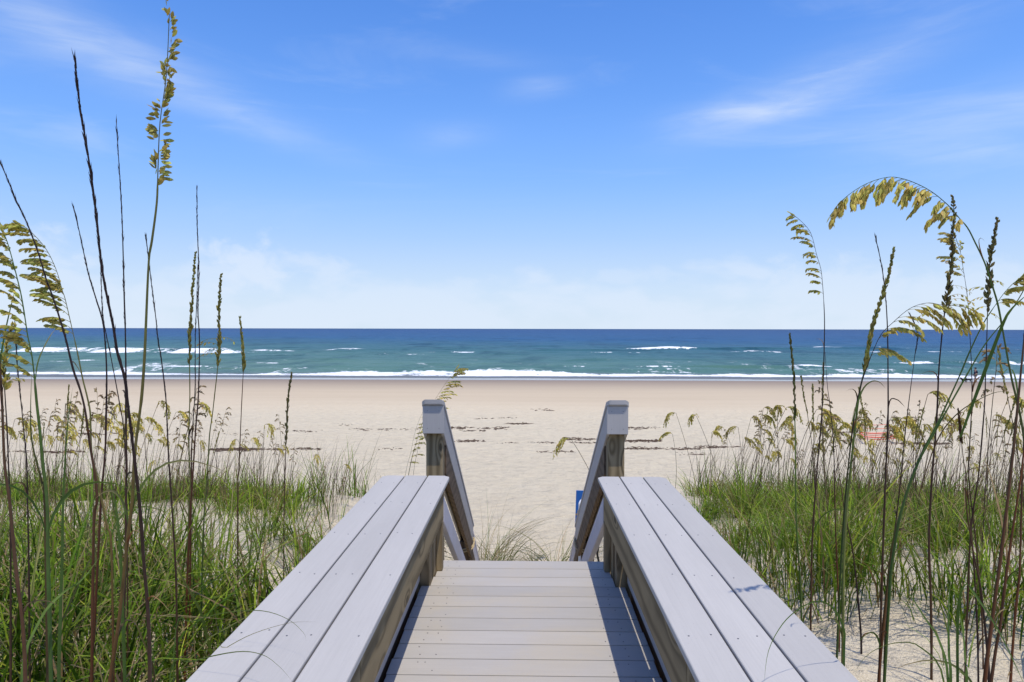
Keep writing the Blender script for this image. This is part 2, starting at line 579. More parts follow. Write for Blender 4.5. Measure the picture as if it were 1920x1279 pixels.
# ---- sea water with foam
SEA, n = new_mat('sea_water')
g = n.node('ShaderNodeNewGeometry')
px_, py_, pz_ = n.sep(g.outputs['Position'])
flat = n.combine(px_, py_, 0.0)
wob = n.noise(n.mapping(flat, (0.010, 0.018, 1)), 1.0, 4, 0.6)
dist = n.math('ADD', py_, n.math('MULTIPLY', n.math('SUBTRACT', wob, 0.5), 150.0))
dist = n.math('ADD', dist, n.math('MULTIPLY', px_, 0.55))
lg = n.math('LOGARITHM', n.math('MAXIMUM', dist, 40.0), 10.0)
f = n.smooth(lg, 1.8, 3.5)
nd = n.node('ShaderNodeMapRange')
n.put(nd.inputs[0], lg)
nd.inputs[1].default_value = 1.7
nd.inputs[2].default_value = 3.7
water = n.ramp(nd.outputs[0], [(0.0, (0.18, 0.235, 0.175, 1)), (0.14, (0.128, 0.212, 0.145, 1)), (0.30, (0.060, 0.142, 0.140, 1)),
                               (0.46, (0.026, 0.094, 0.190, 1)), (0.70, (0.020, 0.070, 0.180, 1)), (1.0, (0.018, 0.054, 0.140, 1))])
a = n.node('ShaderNodeAttribute')
a.attribute_name = 'Col'
fm, fs, fd = n.sep(a.outputs['Color'])
lace = n.noise(n.mapping(flat, (1.0, 0.45, 1)), 1.3, 5, 0.7, 0.8)
lace2 = n.noise(n.mapping(flat, (0.25, 0.10, 1)), 1.0, 5, 0.7, 1.0)
lace3 = n.noise(n.mapping(flat, (0.07, 0.022, 1)), 1.0, 4, 0.6, 0.8)
thr = n.math('ADD', n.math('ADD', n.math('MULTIPLY', n.math('SUBTRACT', lace3, 0.5), 1.3), n.math('MULTIPLY', n.math('SUBTRACT', lace, 0.5), 1.0)), n.math('MULTIPLY', n.math('SUBTRACT', lace2, 0.5), 1.0))
foam = n.smooth(n.math('ADD', fm, n.math('MULTIPLY', thr, 1.5)), 0.45, 0.72)
foam = n.math('MULTIPLY', foam, n.smooth(fm, 0.04, 0.25))
# dark noise bands painted into the water colour stand in for ripple shading
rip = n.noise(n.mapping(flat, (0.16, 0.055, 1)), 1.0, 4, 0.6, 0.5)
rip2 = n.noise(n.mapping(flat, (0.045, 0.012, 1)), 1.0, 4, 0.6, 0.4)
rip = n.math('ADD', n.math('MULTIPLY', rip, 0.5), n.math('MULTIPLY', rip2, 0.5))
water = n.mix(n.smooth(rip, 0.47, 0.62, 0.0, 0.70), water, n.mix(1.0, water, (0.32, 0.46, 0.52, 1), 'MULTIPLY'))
water = n.mix(n.smooth(py_, 90.0, 99.0, 1.0, 0.0), water, (0.20, 0.165, 0.145, 1))
water = n.mix(1.0, water, (0.66, 0.80, 0.84, 1), 'MULTIPLY')
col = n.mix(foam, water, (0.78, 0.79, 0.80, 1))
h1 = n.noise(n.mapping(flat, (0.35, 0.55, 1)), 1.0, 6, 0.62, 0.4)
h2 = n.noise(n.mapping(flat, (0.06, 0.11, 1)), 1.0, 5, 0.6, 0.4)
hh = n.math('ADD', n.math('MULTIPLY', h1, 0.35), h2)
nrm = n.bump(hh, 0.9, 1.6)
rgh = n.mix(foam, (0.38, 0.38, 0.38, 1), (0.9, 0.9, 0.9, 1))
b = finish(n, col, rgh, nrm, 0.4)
b.inputs['IOR'].default_value = 1.2

# ------------------------------------------------------------------ setting: sand and sea
def graded(segs):
    """segs: (start, end, step) runs joined together"""
    out = []
    for a_, b_, s_ in segs:
        k = max(1, int(round((b_ - a_) / s_)))
        out += list(np.linspace(a_, b_, k, endpoint=False))
    out.append(segs[-1][1])
    return np.array(out)


def sheet(name, xs, ys, zf, mat, colf=None):
    X, Y = np.meshgrid(xs, ys)
    Z = zf(X.ravel(), Y.ravel())
    V = np.stack([X.ravel(), Y.ravel(), Z], 1)
    nx, ny = len(xs), len(ys)
    i = (np.arange(ny - 1)[:, None] * nx + np.arange(nx - 1)[None, :]).ravel()
    Q = np.stack([i, i + 1, i + nx + 1, i + nx], 1)
    cols = colf(X.ravel(), Y.ravel()) if colf else None
    return fast_obj(name, V, Q, np.zeros((0, 3), np.int32), mat, cols, True)


half = graded([(0, 9, 0.1), (9, 20, 0.25), (20, 60, 0.8), (60, 200, 4), (200, 2500, 100)])
xs = np.concatenate([-half[:0:-1], half])
ys = graded([(-60, -4, 4), (-4, 1, 0.5), (1, 15, 0.1), (15, 30, 0.25), (30, 70, 0.8), (70, 100, 0.8), (100, 400, 20)])
sand = sheet('sand_beach', xs, ys, ground, SAND)
tag(sand, 'pale sand dune sloping to the wide beach', kind='structure')

# breaking waves: photo x0, x1, photo y of the foam, half depth in metres, crest height, foam amount
WAVES = [(15, 428, 659.5, 13, 0.85, 1.0), (45, 90, 654, 5, 0.5, 0.9), (483, 542, 658, 7, 0.55, 1.0), (620, 676, 656, 8, 0.55, 1.0),
         (560, 765, 664, 6, 0.15, 0.50), (815, 866, 660.5, 5, 0.35, 0.9), (1000, 1190, 661, 4, 0.2, 0.6), (1200, 1290, 655.5, 4.2, 0.5, 1.0),
         (1395, 1452, 660, 5, 0.5, 1.0), (1384, 1398, 655, 4, 0.4, 0.9), (1520, 1564, 654, 7, 0.7, 1.0), (1634, 1652, 655, 5, 0.6, 0.9), (1680, 1702, 654, 6, 0.7, 1.0),
         (1640, 1764, 660, 4, 0.2, 0.7), (1845, 1930, 655, 6, 0.4, 0.8), (275, 388, 688, 4.0, 0.5, 1.0),
         (1490, 1536, 687, 3.2, 0.5, 1.0), (1715, 1802, 681.5, 3.6, 0.5, 1.0), (488, 502, 681, 2.5, 0.25, 0.9), (515, 525, 675, 2.5, 0.2, 0.8),
         (160, 180, 675, 2.5, 0.2, 0.7), (105, 118, 676, 2.5, 0.2, 0.7), (720, 780, 692, 2.5, 0.25, 0.9), (930, 990, 690, 3.0, 0.3, 0.9),
         (1070, 1085, 687, 2.0, 0.25, 0.8), (1210, 1260, 689, 2.4, 0.25, 0.7), (-200, 12, 657, 9, 0.6, 0.9), (1950, 2200, 683, 5, 0.5, 0.9)]
SWELLS = [(1180, 1485, 655.5, 9, 0.95), (1500, 1720, 655.0, 9, 0.95), (800, 900, 653, 9, 0.5), (980, 1060, 650, 9, 0.6), (1290, 1500, 688, 3.5, 0.55),
          (60, 430, 657, 9, 0.7), (640, 900, 657, 9, 0.45), (1000, 1150, 658, 8, 0.55), (560, 660, 676, 6, 0.35), (1060, 1160, 677, 6, 0.5),
          (1560, 1720, 684, 5, 0.4), (1800, 1930, 682, 4, 0.6), (450, 600, 652, 9, 0.4), (1180, 1330, 676, 5, 0.35)]


def sea_pt(px, py):
    v = CAM_M @ Vector(((px - 960) / 1280.0, -(py - 639.5) / 1280.0, -1.0))
    t = (SEA_Z - CAM_Z) / v.z
    return v.x * t, v.y * t


def runs(lst):
    out = []
    for t in lst:
        xa, ya = sea_pt(t[0], t[2]); xb, yb = sea_pt(t[1], t[2])
        rest = list(t[3:])
        if len(rest) == 2:
            rest[1] *= 0.8
        if len(rest) == 3 and t[1] - t[0] < 300:
            rest[0] *= 0.62
            rest[1] *= 0.5
        out.append((xa, xb, (ya + yb) / 2) + tuple(rest))
    return out


WV, SW = runs(WAVES), runs(SWELLS)


def span(x, xa, xb, soft):
    return np.clip((x - xa) / soft + 0.5, 0, 1) * np.clip((xb - x) / soft + 0.5, 0, 1)


def sea_height(x, y):
    near = np.clip((1150 - y) / 700, 0, 1)
    shore = np.clip((y - 86) / 14, 0.0, 1)
    z = SEA_Z + near * shore * (0.30 * fbm(x * 0.05, y * 0.11, 41, 3) + 0.20 * fbm(x * 0.16 + 4, y * 0.28, 45, 3))
    for xa, xb, yc, hw, h, am in WV:
        yy_ = yc + 3.0 * fbm(x * 0.06, yc * 0.1, 51, 2)
        z = z + h * span(x, xa, xb, 3.0) * np.exp(-((y - yy_ - hw * 0.35) / (hw * 0.40)) ** 2)
    for xa, xb, yc, hw, h in SW:
        yy_ = yc + 4.0 * fbm(x * 0.04, yc * 0.1, 57, 2)
        prof = np.where(y < yy_, np.exp(-((y - yy_) / (hw * 0.20)) ** 2), np.exp(-((y - yy_) / (hw * 0.6)) ** 2))
        z = z + h * span(x, xa, xb, (xb - xa) * 0.45) * prof
    z = z + 0.30 * np.exp(-((y - 101 - 2 * fbm(x * 0.05, 0 * x, 61, 3)) / 3.0) ** 2) * (0.5 + 0.8 * vnoise(x * 0.06, 0 * x, 63))
    # thin run-up lies on the sand
    lim = ground(x, y) + 0.012
    return np.where((y < 96) & (z < lim) & (y > 82), np.where(y > 84.5 + 2.2 * fbm(x * 0.045, 0 * x, 67, 3), lim, z - 0.05), z)


def sea_cols(x, y):
    f_ = np.zeros_like(x)
    for xa, xb, yc, hw, h, am in WV:
        yy_ = yc + 3.0 * fbm(x * 0.06, yc * 0.1, 51, 2)
        up = hw * (0.62 + 0.3 * fbm(x * 0.12, yc * 0.3, 71, 2))
        e = np.where(y > yy_, (y - yy_) / np.maximum(up, 0.5), (yy_ - y) / (hw * 0.55))
        e = e + 0.75 * fbm(x * 0.5, y * 0.10, 73, 3) + 0.35 * fbm(x * 0.10, y * 0.02, 75, 2)
        f_ = np.maximum(f_, am * np.clip(0.74 + 0.5 * fbm(x * 0.14, y * 0.05, 77, 3), 0.25, 1) * np.clip(1.15 - e * np.abs(e), 0, 1) * np.clip(span(x, xa - 1, xb + 1, 2.0 + 0.55 * (xb - xa)) * 2.0, 0, 1))
    lo = 88.8 + 1.3 * fbm(x * 0.05, 0 * x, 81, 3) - 0.015 * x
    hi = 98.5 + 4.5 * fbm(x * 0.05, 0 * x + 3, 83, 4)
    f_ = np.maximum(f_, 0.98 * np.clip((y - lo) / 0.9, 0, 1) * np.clip((hi - y) / 5.0, 0, 1))
    old = 0.24 * np.clip((y - 90) / 4, 0, 1) * np.clip((150 - y) / 50, 0, 1)
    f_ = np.maximum(f_, old + 0.10 * np.clip(fbm(x * 0.02, y * 0.05, 85, 3), 0, 1))
    return np.stack([f_, f_ * 0, f_ * 0], 1)


half = graded([(0, 150, 0.7), (150, 450, 2.6), (450, 1500, 60), (1500, 40000, 3500)])
xs = np.concatenate([-half[:0:-1], half])
ys = graded([(82, 112, 0.35), (112, 210, 0.8), (210, 480, 2.5), (480, 1200, 9), (1200, 60000, 3000)])
sea = sheet('sea', xs, ys, sea_height, SEA, sea_cols)
tag(sea, 'blue green sea with white breakers along the shore', kind='structure')

# ------------------------------------------------------------------ boardwalk deck
SCREW_ME = None


def screw(parent, loc):
    """flat screw head sunk in a board; loc is in the parent's local space"""
    global SCREW_ME
    if SCREW_ME is None:
        bm = bmesh.new()
        bmesh.ops.create_cone(bm, cap_ends=True, segments=8, radius1=0.0034, radius2=0.0029, depth=0.0016)
        SCREW_ME = bpy.data.meshes.new('screw')
        bm.to_mesh(SCREW_ME); bm.free()
        SCREW_ME.materials.append(STEEL)
    o = bpy.data.objects.new('screw', SCREW_ME)
    C.objects.link(o)
    o.parent = parent
    o.location = loc
    return o


deck = empty('boardwalk_deck', (0, 0, -0.30), 0, 'boardwalk floor of pale grey boards between the two benches', 'boardwalk')
PITCH = 0.1425
y1 = 4.27
k = 0
while y1 > -1.4:
    hw = (0.512, 0.520, 0.526)[k] if k < 3 else 0.578
    jig = random.uniform(-0.003, 0.003)
    bd = board('deck_board', -hw + jig, hw + jig, y1 - PITCH + 0.0075, y1, -0.025 + random.uniform(-.0008, .0008), 0.0, DECK, deck, 0.0022)
    if y1 > 1.9:
        for sx in (-1, 1):
            for q, dyy in enumerate((-0.036, 0.036)):
                for xx in (0.47, 0.395 + (0.02 if q else 0)):
                    if xx < hw - 0.03 and random.random() < 0.8:
                        # board is turned a quarter: local Y runs along world X
                        screw(bd, (dyy, -sx * (xx + random.uniform(-.012, .012)), 0.0128))
    y1 -= PITCH
    k += 1
for xj in (-0.50, 0.0, 0.50):
    board('joist', xj - 0.019, xj + 0.019, -1.3, 4.22, -0.215, -0.0275, PINE, deck, 0.002)
board('rim_joist', -0.52, 0.52, 4.223, 4.258, -0.215, -0.0275, PINE, deck, 0.002)
for yp in (0.2, 2.4, 4.1):
    for xj in (-0.44, 0.44):
        board('pile', xj - 0.035, xj + 0.035, yp - 0.045, yp + 0.045, -1.35 if yp < 4 else -1.7, -0.22, PINE_DARK, deck, 0.003)


# ------------------------------------------------------------------ benches
def plank_mesh(width, length, thick, cut_in, cut_out, side):
    """seat plank with its far corners clipped; local Y is the length, far end at +Y"""
    bm = bmesh.new()
    w2, l2 = width / 2, length / 2
    pts = [(-w2, -l2), (w2, -l2)]
    ci, co = (cut_in, cut_out)
    r_, l_ = (ci, co) if side < 0 else (co, ci)      # left bench: inner side is +x
    pts += [(w2, l2 - r_), (w2 - r_ * 0.9, l2)] if r_ > 0 else [(w2, l2)]
    pts += [(-w2 + l_ * 0.9, l2), (-w2, l2 - l_)] if l_ > 0 else [(-w2, l2)]
    top = [bm.verts.new((x, y, thick / 2)) for x, y in pts]
    bot = [bm.verts.new((x, y, -thick / 2)) for x, y in pts]
    bm.faces.new(top)
    bm.faces.new(bot[::-1])
    for i in range(len(pts)):
        j = (i + 1) % len(pts)
        bm.faces.new((top[j], top[i], bot[i], bot[j]))
    bmesh.ops.recalc_face_normals(bm, faces=bm.faces)
    bmesh.ops.bevel(bm, geom=list(bm.edges), offset=0.005, segments=2, affect='EDGES', profile=0.5)
    return bm


def bench(side, label):
    x_in, x_out = 0.475, 0.475 + 3 * 0.1397 + 2 * 0.0075
    ct = empty('bench', (side * 0.69, 1.4, 0.0), 0, label, 'bench')
    y0, yf, zt = -1.35, 4.39, 0.51
    L = yf - y0
    for q in range(3):
        xa = x_in + q * (0.1397 + 0.0075)
        xc = side * (xa + 0.1397 / 2)
        bm = plank_mesh(0.1397, L, 0.0254, 0.035 if q == 0 else 0, 0.035 if q == 2 else 0, side)
        sb = bm_obj('seat_board', bm, BENCH, ct, Vector((xc, (y0 + yf) / 2, zt - 0.0127)) - ct.location)
        for yr in (4.18, 3.70, 3.14, 2.62, 2.10, 1.62):
            for dxx in (-0.035, 0.035):
                if random.random() < 0.85:
                    screw(sb, (dxx + random.uniform(-.006, .006), yr + random.uniform(-.02, .02) - (y0 + yf) / 2, 0.0129))
    # skirts of treated pine under the seat
    xs_ = side * 0.487
    segs = [(y0 + 0.02, 2.02), (2.023, 4.14)]
    for a_, b_ in segs:
        board('skirt_board', min(xs_, xs_ + side * 0.038), max(xs_, xs_ + side * 0.038), a_, b_, 0.299, 0.4836, PINE, ct, 0.004)
        xo = side * (x_out - 0.012)
        board('outer_skirt_board', min(xo, xo - side * 0.038), max(xo, xo - side * 0.038), a_, b_, 0.299, 0.4836, PINE, ct, 0.004)
    board('end_board', min(side * 0.527, side * (x_out - 0.052)), max(side * 0.527, side * (x_out - 0.052)), 4.10, 4.137, 0.30, 0.483, PINE, ct, 0.003)
    for yc in (0.2, 1.5, 2.75):
        board('brace', min(side * 0.527, side * (x_out - 0.052)), max(side * 0.527, side * (x_out - 0.052)), yc, yc + 0.038, 0.34, 0.4835, PINE, ct, 0.003)
    # posts: inner and outer pairs
    for yc in (-0.6, 1.05, 3.84):
        board('post', min(side * 0.528, side * 0.617), max(side * 0.528, side * 0.617), yc, yc + 0.089, -0.9, 0.4832, PINE_POST, ct, 0.004)
        board('post', min(side * (x_out - 0.141), side * (x_out - 0.052)), max(side * (x_out - 0.141), side * (x_out - 0.052)), yc, yc + 0.089, -0.9, 0.4832, PINE_POST, ct, 0.004)
    board('corner_post', min(side * 0.5265, side * 0.57), max(side * 0.5265, side * 0.57), 4.00, 4.089, -0.9, 0.2985, PINE_POST, ct, 0.004)
    board('short_post', min(side * 0.487, side * 0.525), max(side * 0.487, side * 0.525), 4.075, 4.138, 0.001, 0.2985, PINE_POST, ct, 0.004)
    board('kick_board', min(side * 0.586, side * 0.606), max(side * 0.586, side * 0.606), y0 + 0.1, 3.835, 0.028, 0.225, BENCH, ct, 0.003)
    board('sill', min(side * 0.607, side * 0.65), max(side * 0.607, side * 0.65), y0 + 0.1, 3.82, -0.10, 0.20, PINE_DARK, ct, 0.003)
    return ct


bench(-1, 'long grey plank bench along the left side of the boardwalk')
bench(1, 'long grey plank bench along the right side of the boardwalk')

# ------------------------------------------------------------------ stairs down to the beach
SLOPE = math.atan(0.588)
st = empty('staircase', (0, 6.6, -2.7), 0, 'grey wooden stairs dropping from the deck end to the sand', 'stairs')
nst = 16
for i in range(1, nst):
    yt = 4.29 + (i - 1) * 0.288
    zt = -i * 0.169
    for q in range(2):
        board('tread', -0.47, 0.47, yt + q * 0.1425, yt + q * 0.1425 + 0.1395, zt - 0.025, zt, DECK, st, 0.002)
for sx in (-1, 1):
    L = (nst * 0.288) / math.cos(SLOPE)
    bm = beveled_box(0.038, L, 0.235, 0.004)
    yc, zc = 4.29 + nst * 0.144, -0.17 - nst * 0.0845 - 0.06
    bm_obj('stringer', bm, PINE_DARK, st, Vector((sx * 0.49, yc, zc)) - st.location, (-SLOPE, 0, 0))
    # sloping side board that starts at the bench end
    Lb = 2.45 / math.cos(SLOPE)
    bm = bmesh.new()
    h = 0.1397 / math.cos(SLOPE)
    pts = [(0, 0), (0, -h), (2.45, -h - 2.45 * 0.588), (2.45, -2.45 * 0.588)]
    va = [bm.verts.new((-0.019, y, z)) for y, z in pts]
    vb = [bm.verts.new((0.019, y, z)) for y, z in pts]
    bm.faces.new(va); bm.faces.new(vb[::-1])
    for i in range(4):
        j = (i + 1) % 4
        bm.faces.new((va[j], va[i], vb[i], vb[j]))
    bmesh.ops.recalc_face_normals(bm, faces=bm.faces)
    bmesh.ops.bevel(bm, geom=list(bm.edges), offset=0.004, segments=1, affect='EDGES')
    bm_obj('side_board', bm, TRIM_OLD, st, Vector((sx * 0.505, 4.165, 0.43)) - st.location)


# ------------------------------------------------------------------ stair rails
def sloped_prism(x0, x1, y0, y1, ztop0, vh, slope, bev=0.004, cut0=0.0):
    """board that follows the stair slope with plumb-cut ends: top edge at ztop0 for y0"""
    bm = bmesh.new()
    dzz = (y1 - y0) * slope
    pts = [(y0, ztop0), (y0, ztop0 - vh), (y1, ztop0 - vh - dzz), (y1, ztop0 - dzz)]
    va = [bm.verts.new((x0, y, z)) for y, z in pts]
    vb = [bm.verts.new((x1, y, z)) for y, z in pts]
    bm.faces.new(va); bm.faces.new(vb[::-1])
    for i in range(4):
        j = (i + 1) % 4
        bm.faces.new((va[j], va[i], vb[i], vb[j]))
    bmesh.ops.recalc_face_normals(bm, faces=bm.faces)
    if bev:
        bmesh.ops.bevel(bm, geom=list(bm.edges), offset=bev, segments=1, affect='EDGES')
    return bm


def place(name, bm, mat, parent):
    """bm is in world space: move it into the parent's space with its own origin at its middle"""
    c_ = Vector((0, 0, 0))
    for v in bm.verts:
        c_ += v.co
    c_ /= len(bm.verts)
    bmesh.ops.translate(bm, verts=bm.verts, vec=-c_)
    return bm_obj(name, bm, mat, parent, c_ - parent.location)


def stair_rail(side, label):
    xc = -0.758 if side < 0 else 0.785
    rt = empty('stair_rail', (xc, 5.84, -2.2), 0, label, 'railing')
    y0, s = 5.70, 0.588
    zt0 = 0.815                     # underside of the cap at the near end
    wv = 0.089
    # grey side boards, wood core
    for sx in (-1, 1):
        xb = xc + sx * (wv - 0.0135)
        place('side_board', sloped_prism(xb - 0.0125, xb + 0.0125, y0 + 0.0265, 9.10, zt0 - 0.0265 * s - 0.001, 0.225, s), TRIM, rt)
    place('core_rail', sloped_prism(xc - 0.075, xc + 0.075, y0 + 0.03, 9.08, zt0 - 0.03 * s - 0.02, 0.16, s, 0.003), PINE, rt)
    xi = xc - side * 0.046
    place('lower_rail', sloped_prism(min(xi, xi - side * 0.036), max(xi, xi - side * 0.036), 5.95, 10.55, zt0 - 0.25 * s - 0.23, 0.25, s), PINE_DARK, rt)
    # near end plate with four screws
    ep = board('end_plate', xc - wv, xc + wv, y0, y0 + 0.025, zt0 - 0.236, zt0 - 0.002, TRIM, rt, 0.003)
    for zx in (-0.065, 0.065):
        for zz in (-0.073, 0.075):
            o = screw(ep, (zx * 0.75, zz * 1.0, 0.0125))
            if abs(ep.rotation_euler.x) > 0.1:
                o.location = (zx * 0.75, zz, 0.0129)
    # cap with clipped corners
    bm = bmesh.new()
    yA, yB, th = y0 - 0.022, 9.14, 0.036
    cw = wv + 0.006
    pts = [(-cw, yB), (-cw, yA + 0.03), (-cw + 0.026, yA), (cw - 0.026, yA), (cw, yA + 0.03), (cw, yB)]
    zf = lambda y: zt0 - (y - y0) * s
    top = [bm.verts.new((xc + x, y, zf(y) + th / math.cos(SLOPE))) for x, y in pts]
    bot = [bm.verts.new((xc + x, y, zf(y) + 0.0005)) for x, y in pts]
    bm.faces.new(top); bm.faces.new(bot[::-1])
    for i in range(6):
        j = (i + 1) % 6
        bm.faces.new((top[j], top[i], bot[i], bot[j]))
    bmesh.ops.recalc_face_normals(bm, faces=bm.faces)
    bmesh.ops.bevel(bm, geom=list(bm.edges), offset=0.004, segments=2, affect='EDGES')
    place('cap_board', bm, TRIM, rt)
    # lower run of the rail
    z9 = zf(9.0) - 0.03
    place('lower_cap_board', sloped_prism(xc - cw, xc + cw, 9.02, 10.75, z9 - 0.06, 0.05, s * 1.12, 0.004), TRIM_OLD, rt)
    for sx in (-1, 1):
        xb = xc + sx * (wv - 0.0125)
        place('lower_side_board', sloped_prism(xb - 0.0125, xb + 0.0125, 9.13, 10.70, z9 - 0.115 - 0.11 * s * 1.12, 0.20, s * 1.12), TRIM_OLD, rt)
    # posts
    for yp, mt in ((5.775, PINE_POST), (8.86, PINE_DARK), (10.45, PINE_DARK)):
        zt = 0.655 if yp < 6 else zf(yp + 0.14) - 0.20 if yp < 9 else zf(yp) - 0.42
        board('post', xc - 0.070, xc + 0.070, yp, yp + 0.14, gz(xc, yp) - 0.5, zt, mt, rt, 0.006)
    return rt


stair_rail(-1, 'sloping wooden stair rail on the left with grey box cap on post')
stair_rail(1, 'sloping wooden stair rail on the right with grey box cap on post')


# ------------------------------------------------------------------ tubes and plants
def catmull(pts, per=4):
    P = [Vector(p) for p in pts]
    P = [P[0] * 2 - P[1]] + P + [P[-1] * 2 - P[-2]]
    out = []
    for i in range(1, len(P) - 2):
        p0, p1, p2, p3 = P[i - 1], P[i], P[i + 1], P[i + 2]
        for k_ in range(per):
            t = k_ / per
            out.append(0.5 * ((2 * p1) + (p2 - p0) * t + (2 * p0 - 5 * p1 + 4 * p2 - p3) * t * t + (3 * p1 - p0 - 3 * p2 + p3) * t ** 3))
    out.append(P[-2])
    return out


def tube_geo(pts, rad, sides=6):
    """returns verts, faces of a tube round a polyline"""
    V, F = [], []
    n_ = len(pts)
    up = Vector((0.3, 1, 0.1)).normalized()
    for i, p in enumerate(pts):
        tg = (pts[min(i + 1, n_ - 1)] - pts[max(i - 1, 0)])
        if tg.length < 1e-9:
            tg = Vector((0, 0, 1))
        tg.normalize()
        a_ = tg.cross(up)
        if a_.length < 1e-4:
            a_ = tg.cross(Vector((1, 0, 0)))
        a_.normalize()
        b_ = tg.cross(a_)
        for s_ in range(sides):
            an = 2 * math.pi * s_ / sides
            V.append(p + (a_ * math.cos(an) + b_ * math.sin(an)) * rad[i])
    for i in range(n_ - 1):
        for s_ in range(sides):
            t_ = (s_ + 1) % sides
            F.append((i * sides + s_, i * sides + t_, (i + 1) * sides + t_, (i + 1) * sides + s_))
    F.append(tuple(range(sides))[::-1])
    F.append(tuple((n_ - 1) * sides + s_ for s_ in range(sides)))
    return V, F


def tube(name, pts, rad, mat, parent=None, sides=6, base=None, col=None):
    base = base or Vector((0, 0, 0))
    V, F = tube_geo(pts, rad, sides)
    V = [v - base for v in V]
    cc = None
    if col is not None:
        cc = np.repeat(np.array(col), sides, 0)
    return mesh_obj(name, V, F, mat, parent, True, cc)


GREEN = (0.075, 0.125, 0.030); BRIGHT = (0.120, 0.185, 0.040); YELL = (0.26, 0.26, 0.07); DRYC = (0.34, 0.25, 0.13)
BROWN = (0.100, 0.055, 0.030); DARK = (0.034, 0.022, 0.022); REDB = (0.16, 0.060, 0.025); OLIVE = (0.14, 0.135, 0.04)
GOLD = (0.58, 0.49, 0.13); GOLD2 = (0.46, 0.41, 0.095); OLSEED = (0.30, 0.27, 0.07); DKSEED = (0.21, 0.18, 0.065)


def lerp3(a_, b_, t):
    return tuple(a_[i] * (1 - t) + b_[i] * t for i in range(3))


def jit(c_, a_=0.2):
    k_ = random.uniform(1 - a_, 1 + a_)
    return tuple(max(0, v * k_ * random.uniform(1 - a_ / 3, 1 + a_ / 3)) for v in c_)


def spikelet(V, F, K, p, d, L, W, col):
    """flat pointed oat spikelet of overlapping scales: 12 triangles"""
    d = d.normalized()
    s_ = d.cross(Vector((random.uniform(-1, 1), random.uniform(-1, 1), random.uniform(-.4, .4))))
    if s_.length < 1e-4:
        s_ = Vector((1, 0, 0))
    s_.normalize()
    m_ = d.cross(s_)
    o = len(V)
    V.append(p)
    V.append(p + d * L)
    for t, w_ in ((0.22, 0.34), (0.52, 0.5), (0.80, 0.30)):
        V.append(p + d * (L * t) + s_ * (W * w_))
        V.append(p + d * (L * t) - s_ * (W * w_))
    V.append(p + d * (L * 0.5) + m_ * W * 0.16)
    V.append(p + d * (L * 0.5) - m_ * W * 0.16)
    ring = [0, 2, 4, 6, 1, 7, 5, 3]
    for i in range(8):
        a_, b_ = ring[i], ring[(i + 1) % 8]
        F.append((o + a_, o + b_, o + 8))
        F.append((o + b_, o + a_, o + 9))
    for i in range(10):
        k_ = 0.75 if i == 0 else (1.2 if i == 1 else 1.0)
        K.append(tuple(v * k_ for v in col))


def ribbon(pts, wid, fold=0.25, twist=0.0, side=None):
    """grass leaf: a folded strip along a polyline"""
    V, F = [], []
    n_ = len(pts)
    for i, p in enumerate(pts):
        tg = (pts[min(i + 1, n_ - 1)] - pts[max(i - 1, 0)]).normalized()
        s_ = side if side is not None else tg.cross(Vector((0.2, 1, 0.25)))
        s_ = (s_ - tg * s_.dot(tg))
        if s_.length < 1e-5:
            s_ = Vector((1, 0, 0))
        s_.normalize()
        if twist:
            s_ = Matrix.Rotation(twist * i / n_, 3, tg) @ s_
        nn = tg.cross(s_)
        t = i / (n_ - 1)
        w_ = wid * (min(1, 0.55 + t * 2.2) * (1 - t ** 2.2) + 0.015)
        V += [p - s_ * w_ / 2 + nn * w_ * fold, p, p + s_ * w_ / 2 + nn * w_ * fold]
    for i in range(n_ - 1):
        a_ = i * 3
        F += [(a_, a_ + 1, a_ + 4, a_ + 3), (a_ + 1, a_ + 2, a_ + 5, a_ + 4)]
    return V, F


def leaf_part(parent, pts, wid, c0, c1, base, name='leaf', twist=0.0, fold=0.25):
    V, F = ribbon(pts, wid, fold, twist)
    n_ = len(pts)
    K = []
    for i in range(n_):
        t = i / (n_ - 1)
        K += [lerp3(c0, c1, t ** 1.5)] * 3
    return mesh_obj(name, [v - base for v in V], F, LEAF, parent, True, np.array(K))


def seed_branch(parent, p0, d0, L, n_sp, base, col, sl=0.022, sw=0.0095, grav=1.0, name='seed_branch'):
    """one drooping side branch of the seed head with its spikelets"""
    V, F, K = [], [], []
    steps = max(4, n_sp)
    p = Vector(p0); d = Vector(d0).normalized()
    pts = [p.copy()]
    for i in range(steps):
        d = (d + Vector((0, 0, -1)) * grav * 0.55 / steps * 1.6).normalized()
        p = p + d * (L / steps)
        pts.append(p.copy())
    tv, tf = tube_geo(pts, [0.0009] * len(pts), 3)
    V += tv; F += tf; K += [tuple(v * 0.6 for v in col)] * len(tv)
    for i in range(n_sp):
        t = 0.15 + 0.85 * (i + 0.5) / n_sp
        q = t * steps
        a_ = min(int(q), steps - 1)
        pp = pts[a_].lerp(pts[a_ + 1], q - a_)
        dd = (pts[a_ + 1] - pts[a_]).normalized()
        off = Vector((random.uniform(-1, 1), random.uniform(-1, 1), random.uniform(-1, .1)))
        dd = (dd + off * 0.55 + Vector((0, 0, -0.35 * grav))).normalized()
        spikelet(V, F, K, pp, dd, sl * random.uniform(0.75, 1.2), sw * random.uniform(0.8, 1.2), jit(col, 0.28))
    return mesh_obj(name, [v - base for v in V], F, SEED, parent, False, np.array(K))


def path_at(pts, t):
    """point and tangent at fraction t of a polyline by index"""
    q = t * (len(pts) - 1)
    i = min(int(q), len(pts) - 2)
    return pts[i].lerp(pts[i + 1], q - i), (pts[i + 1] - pts[i]).normalized()


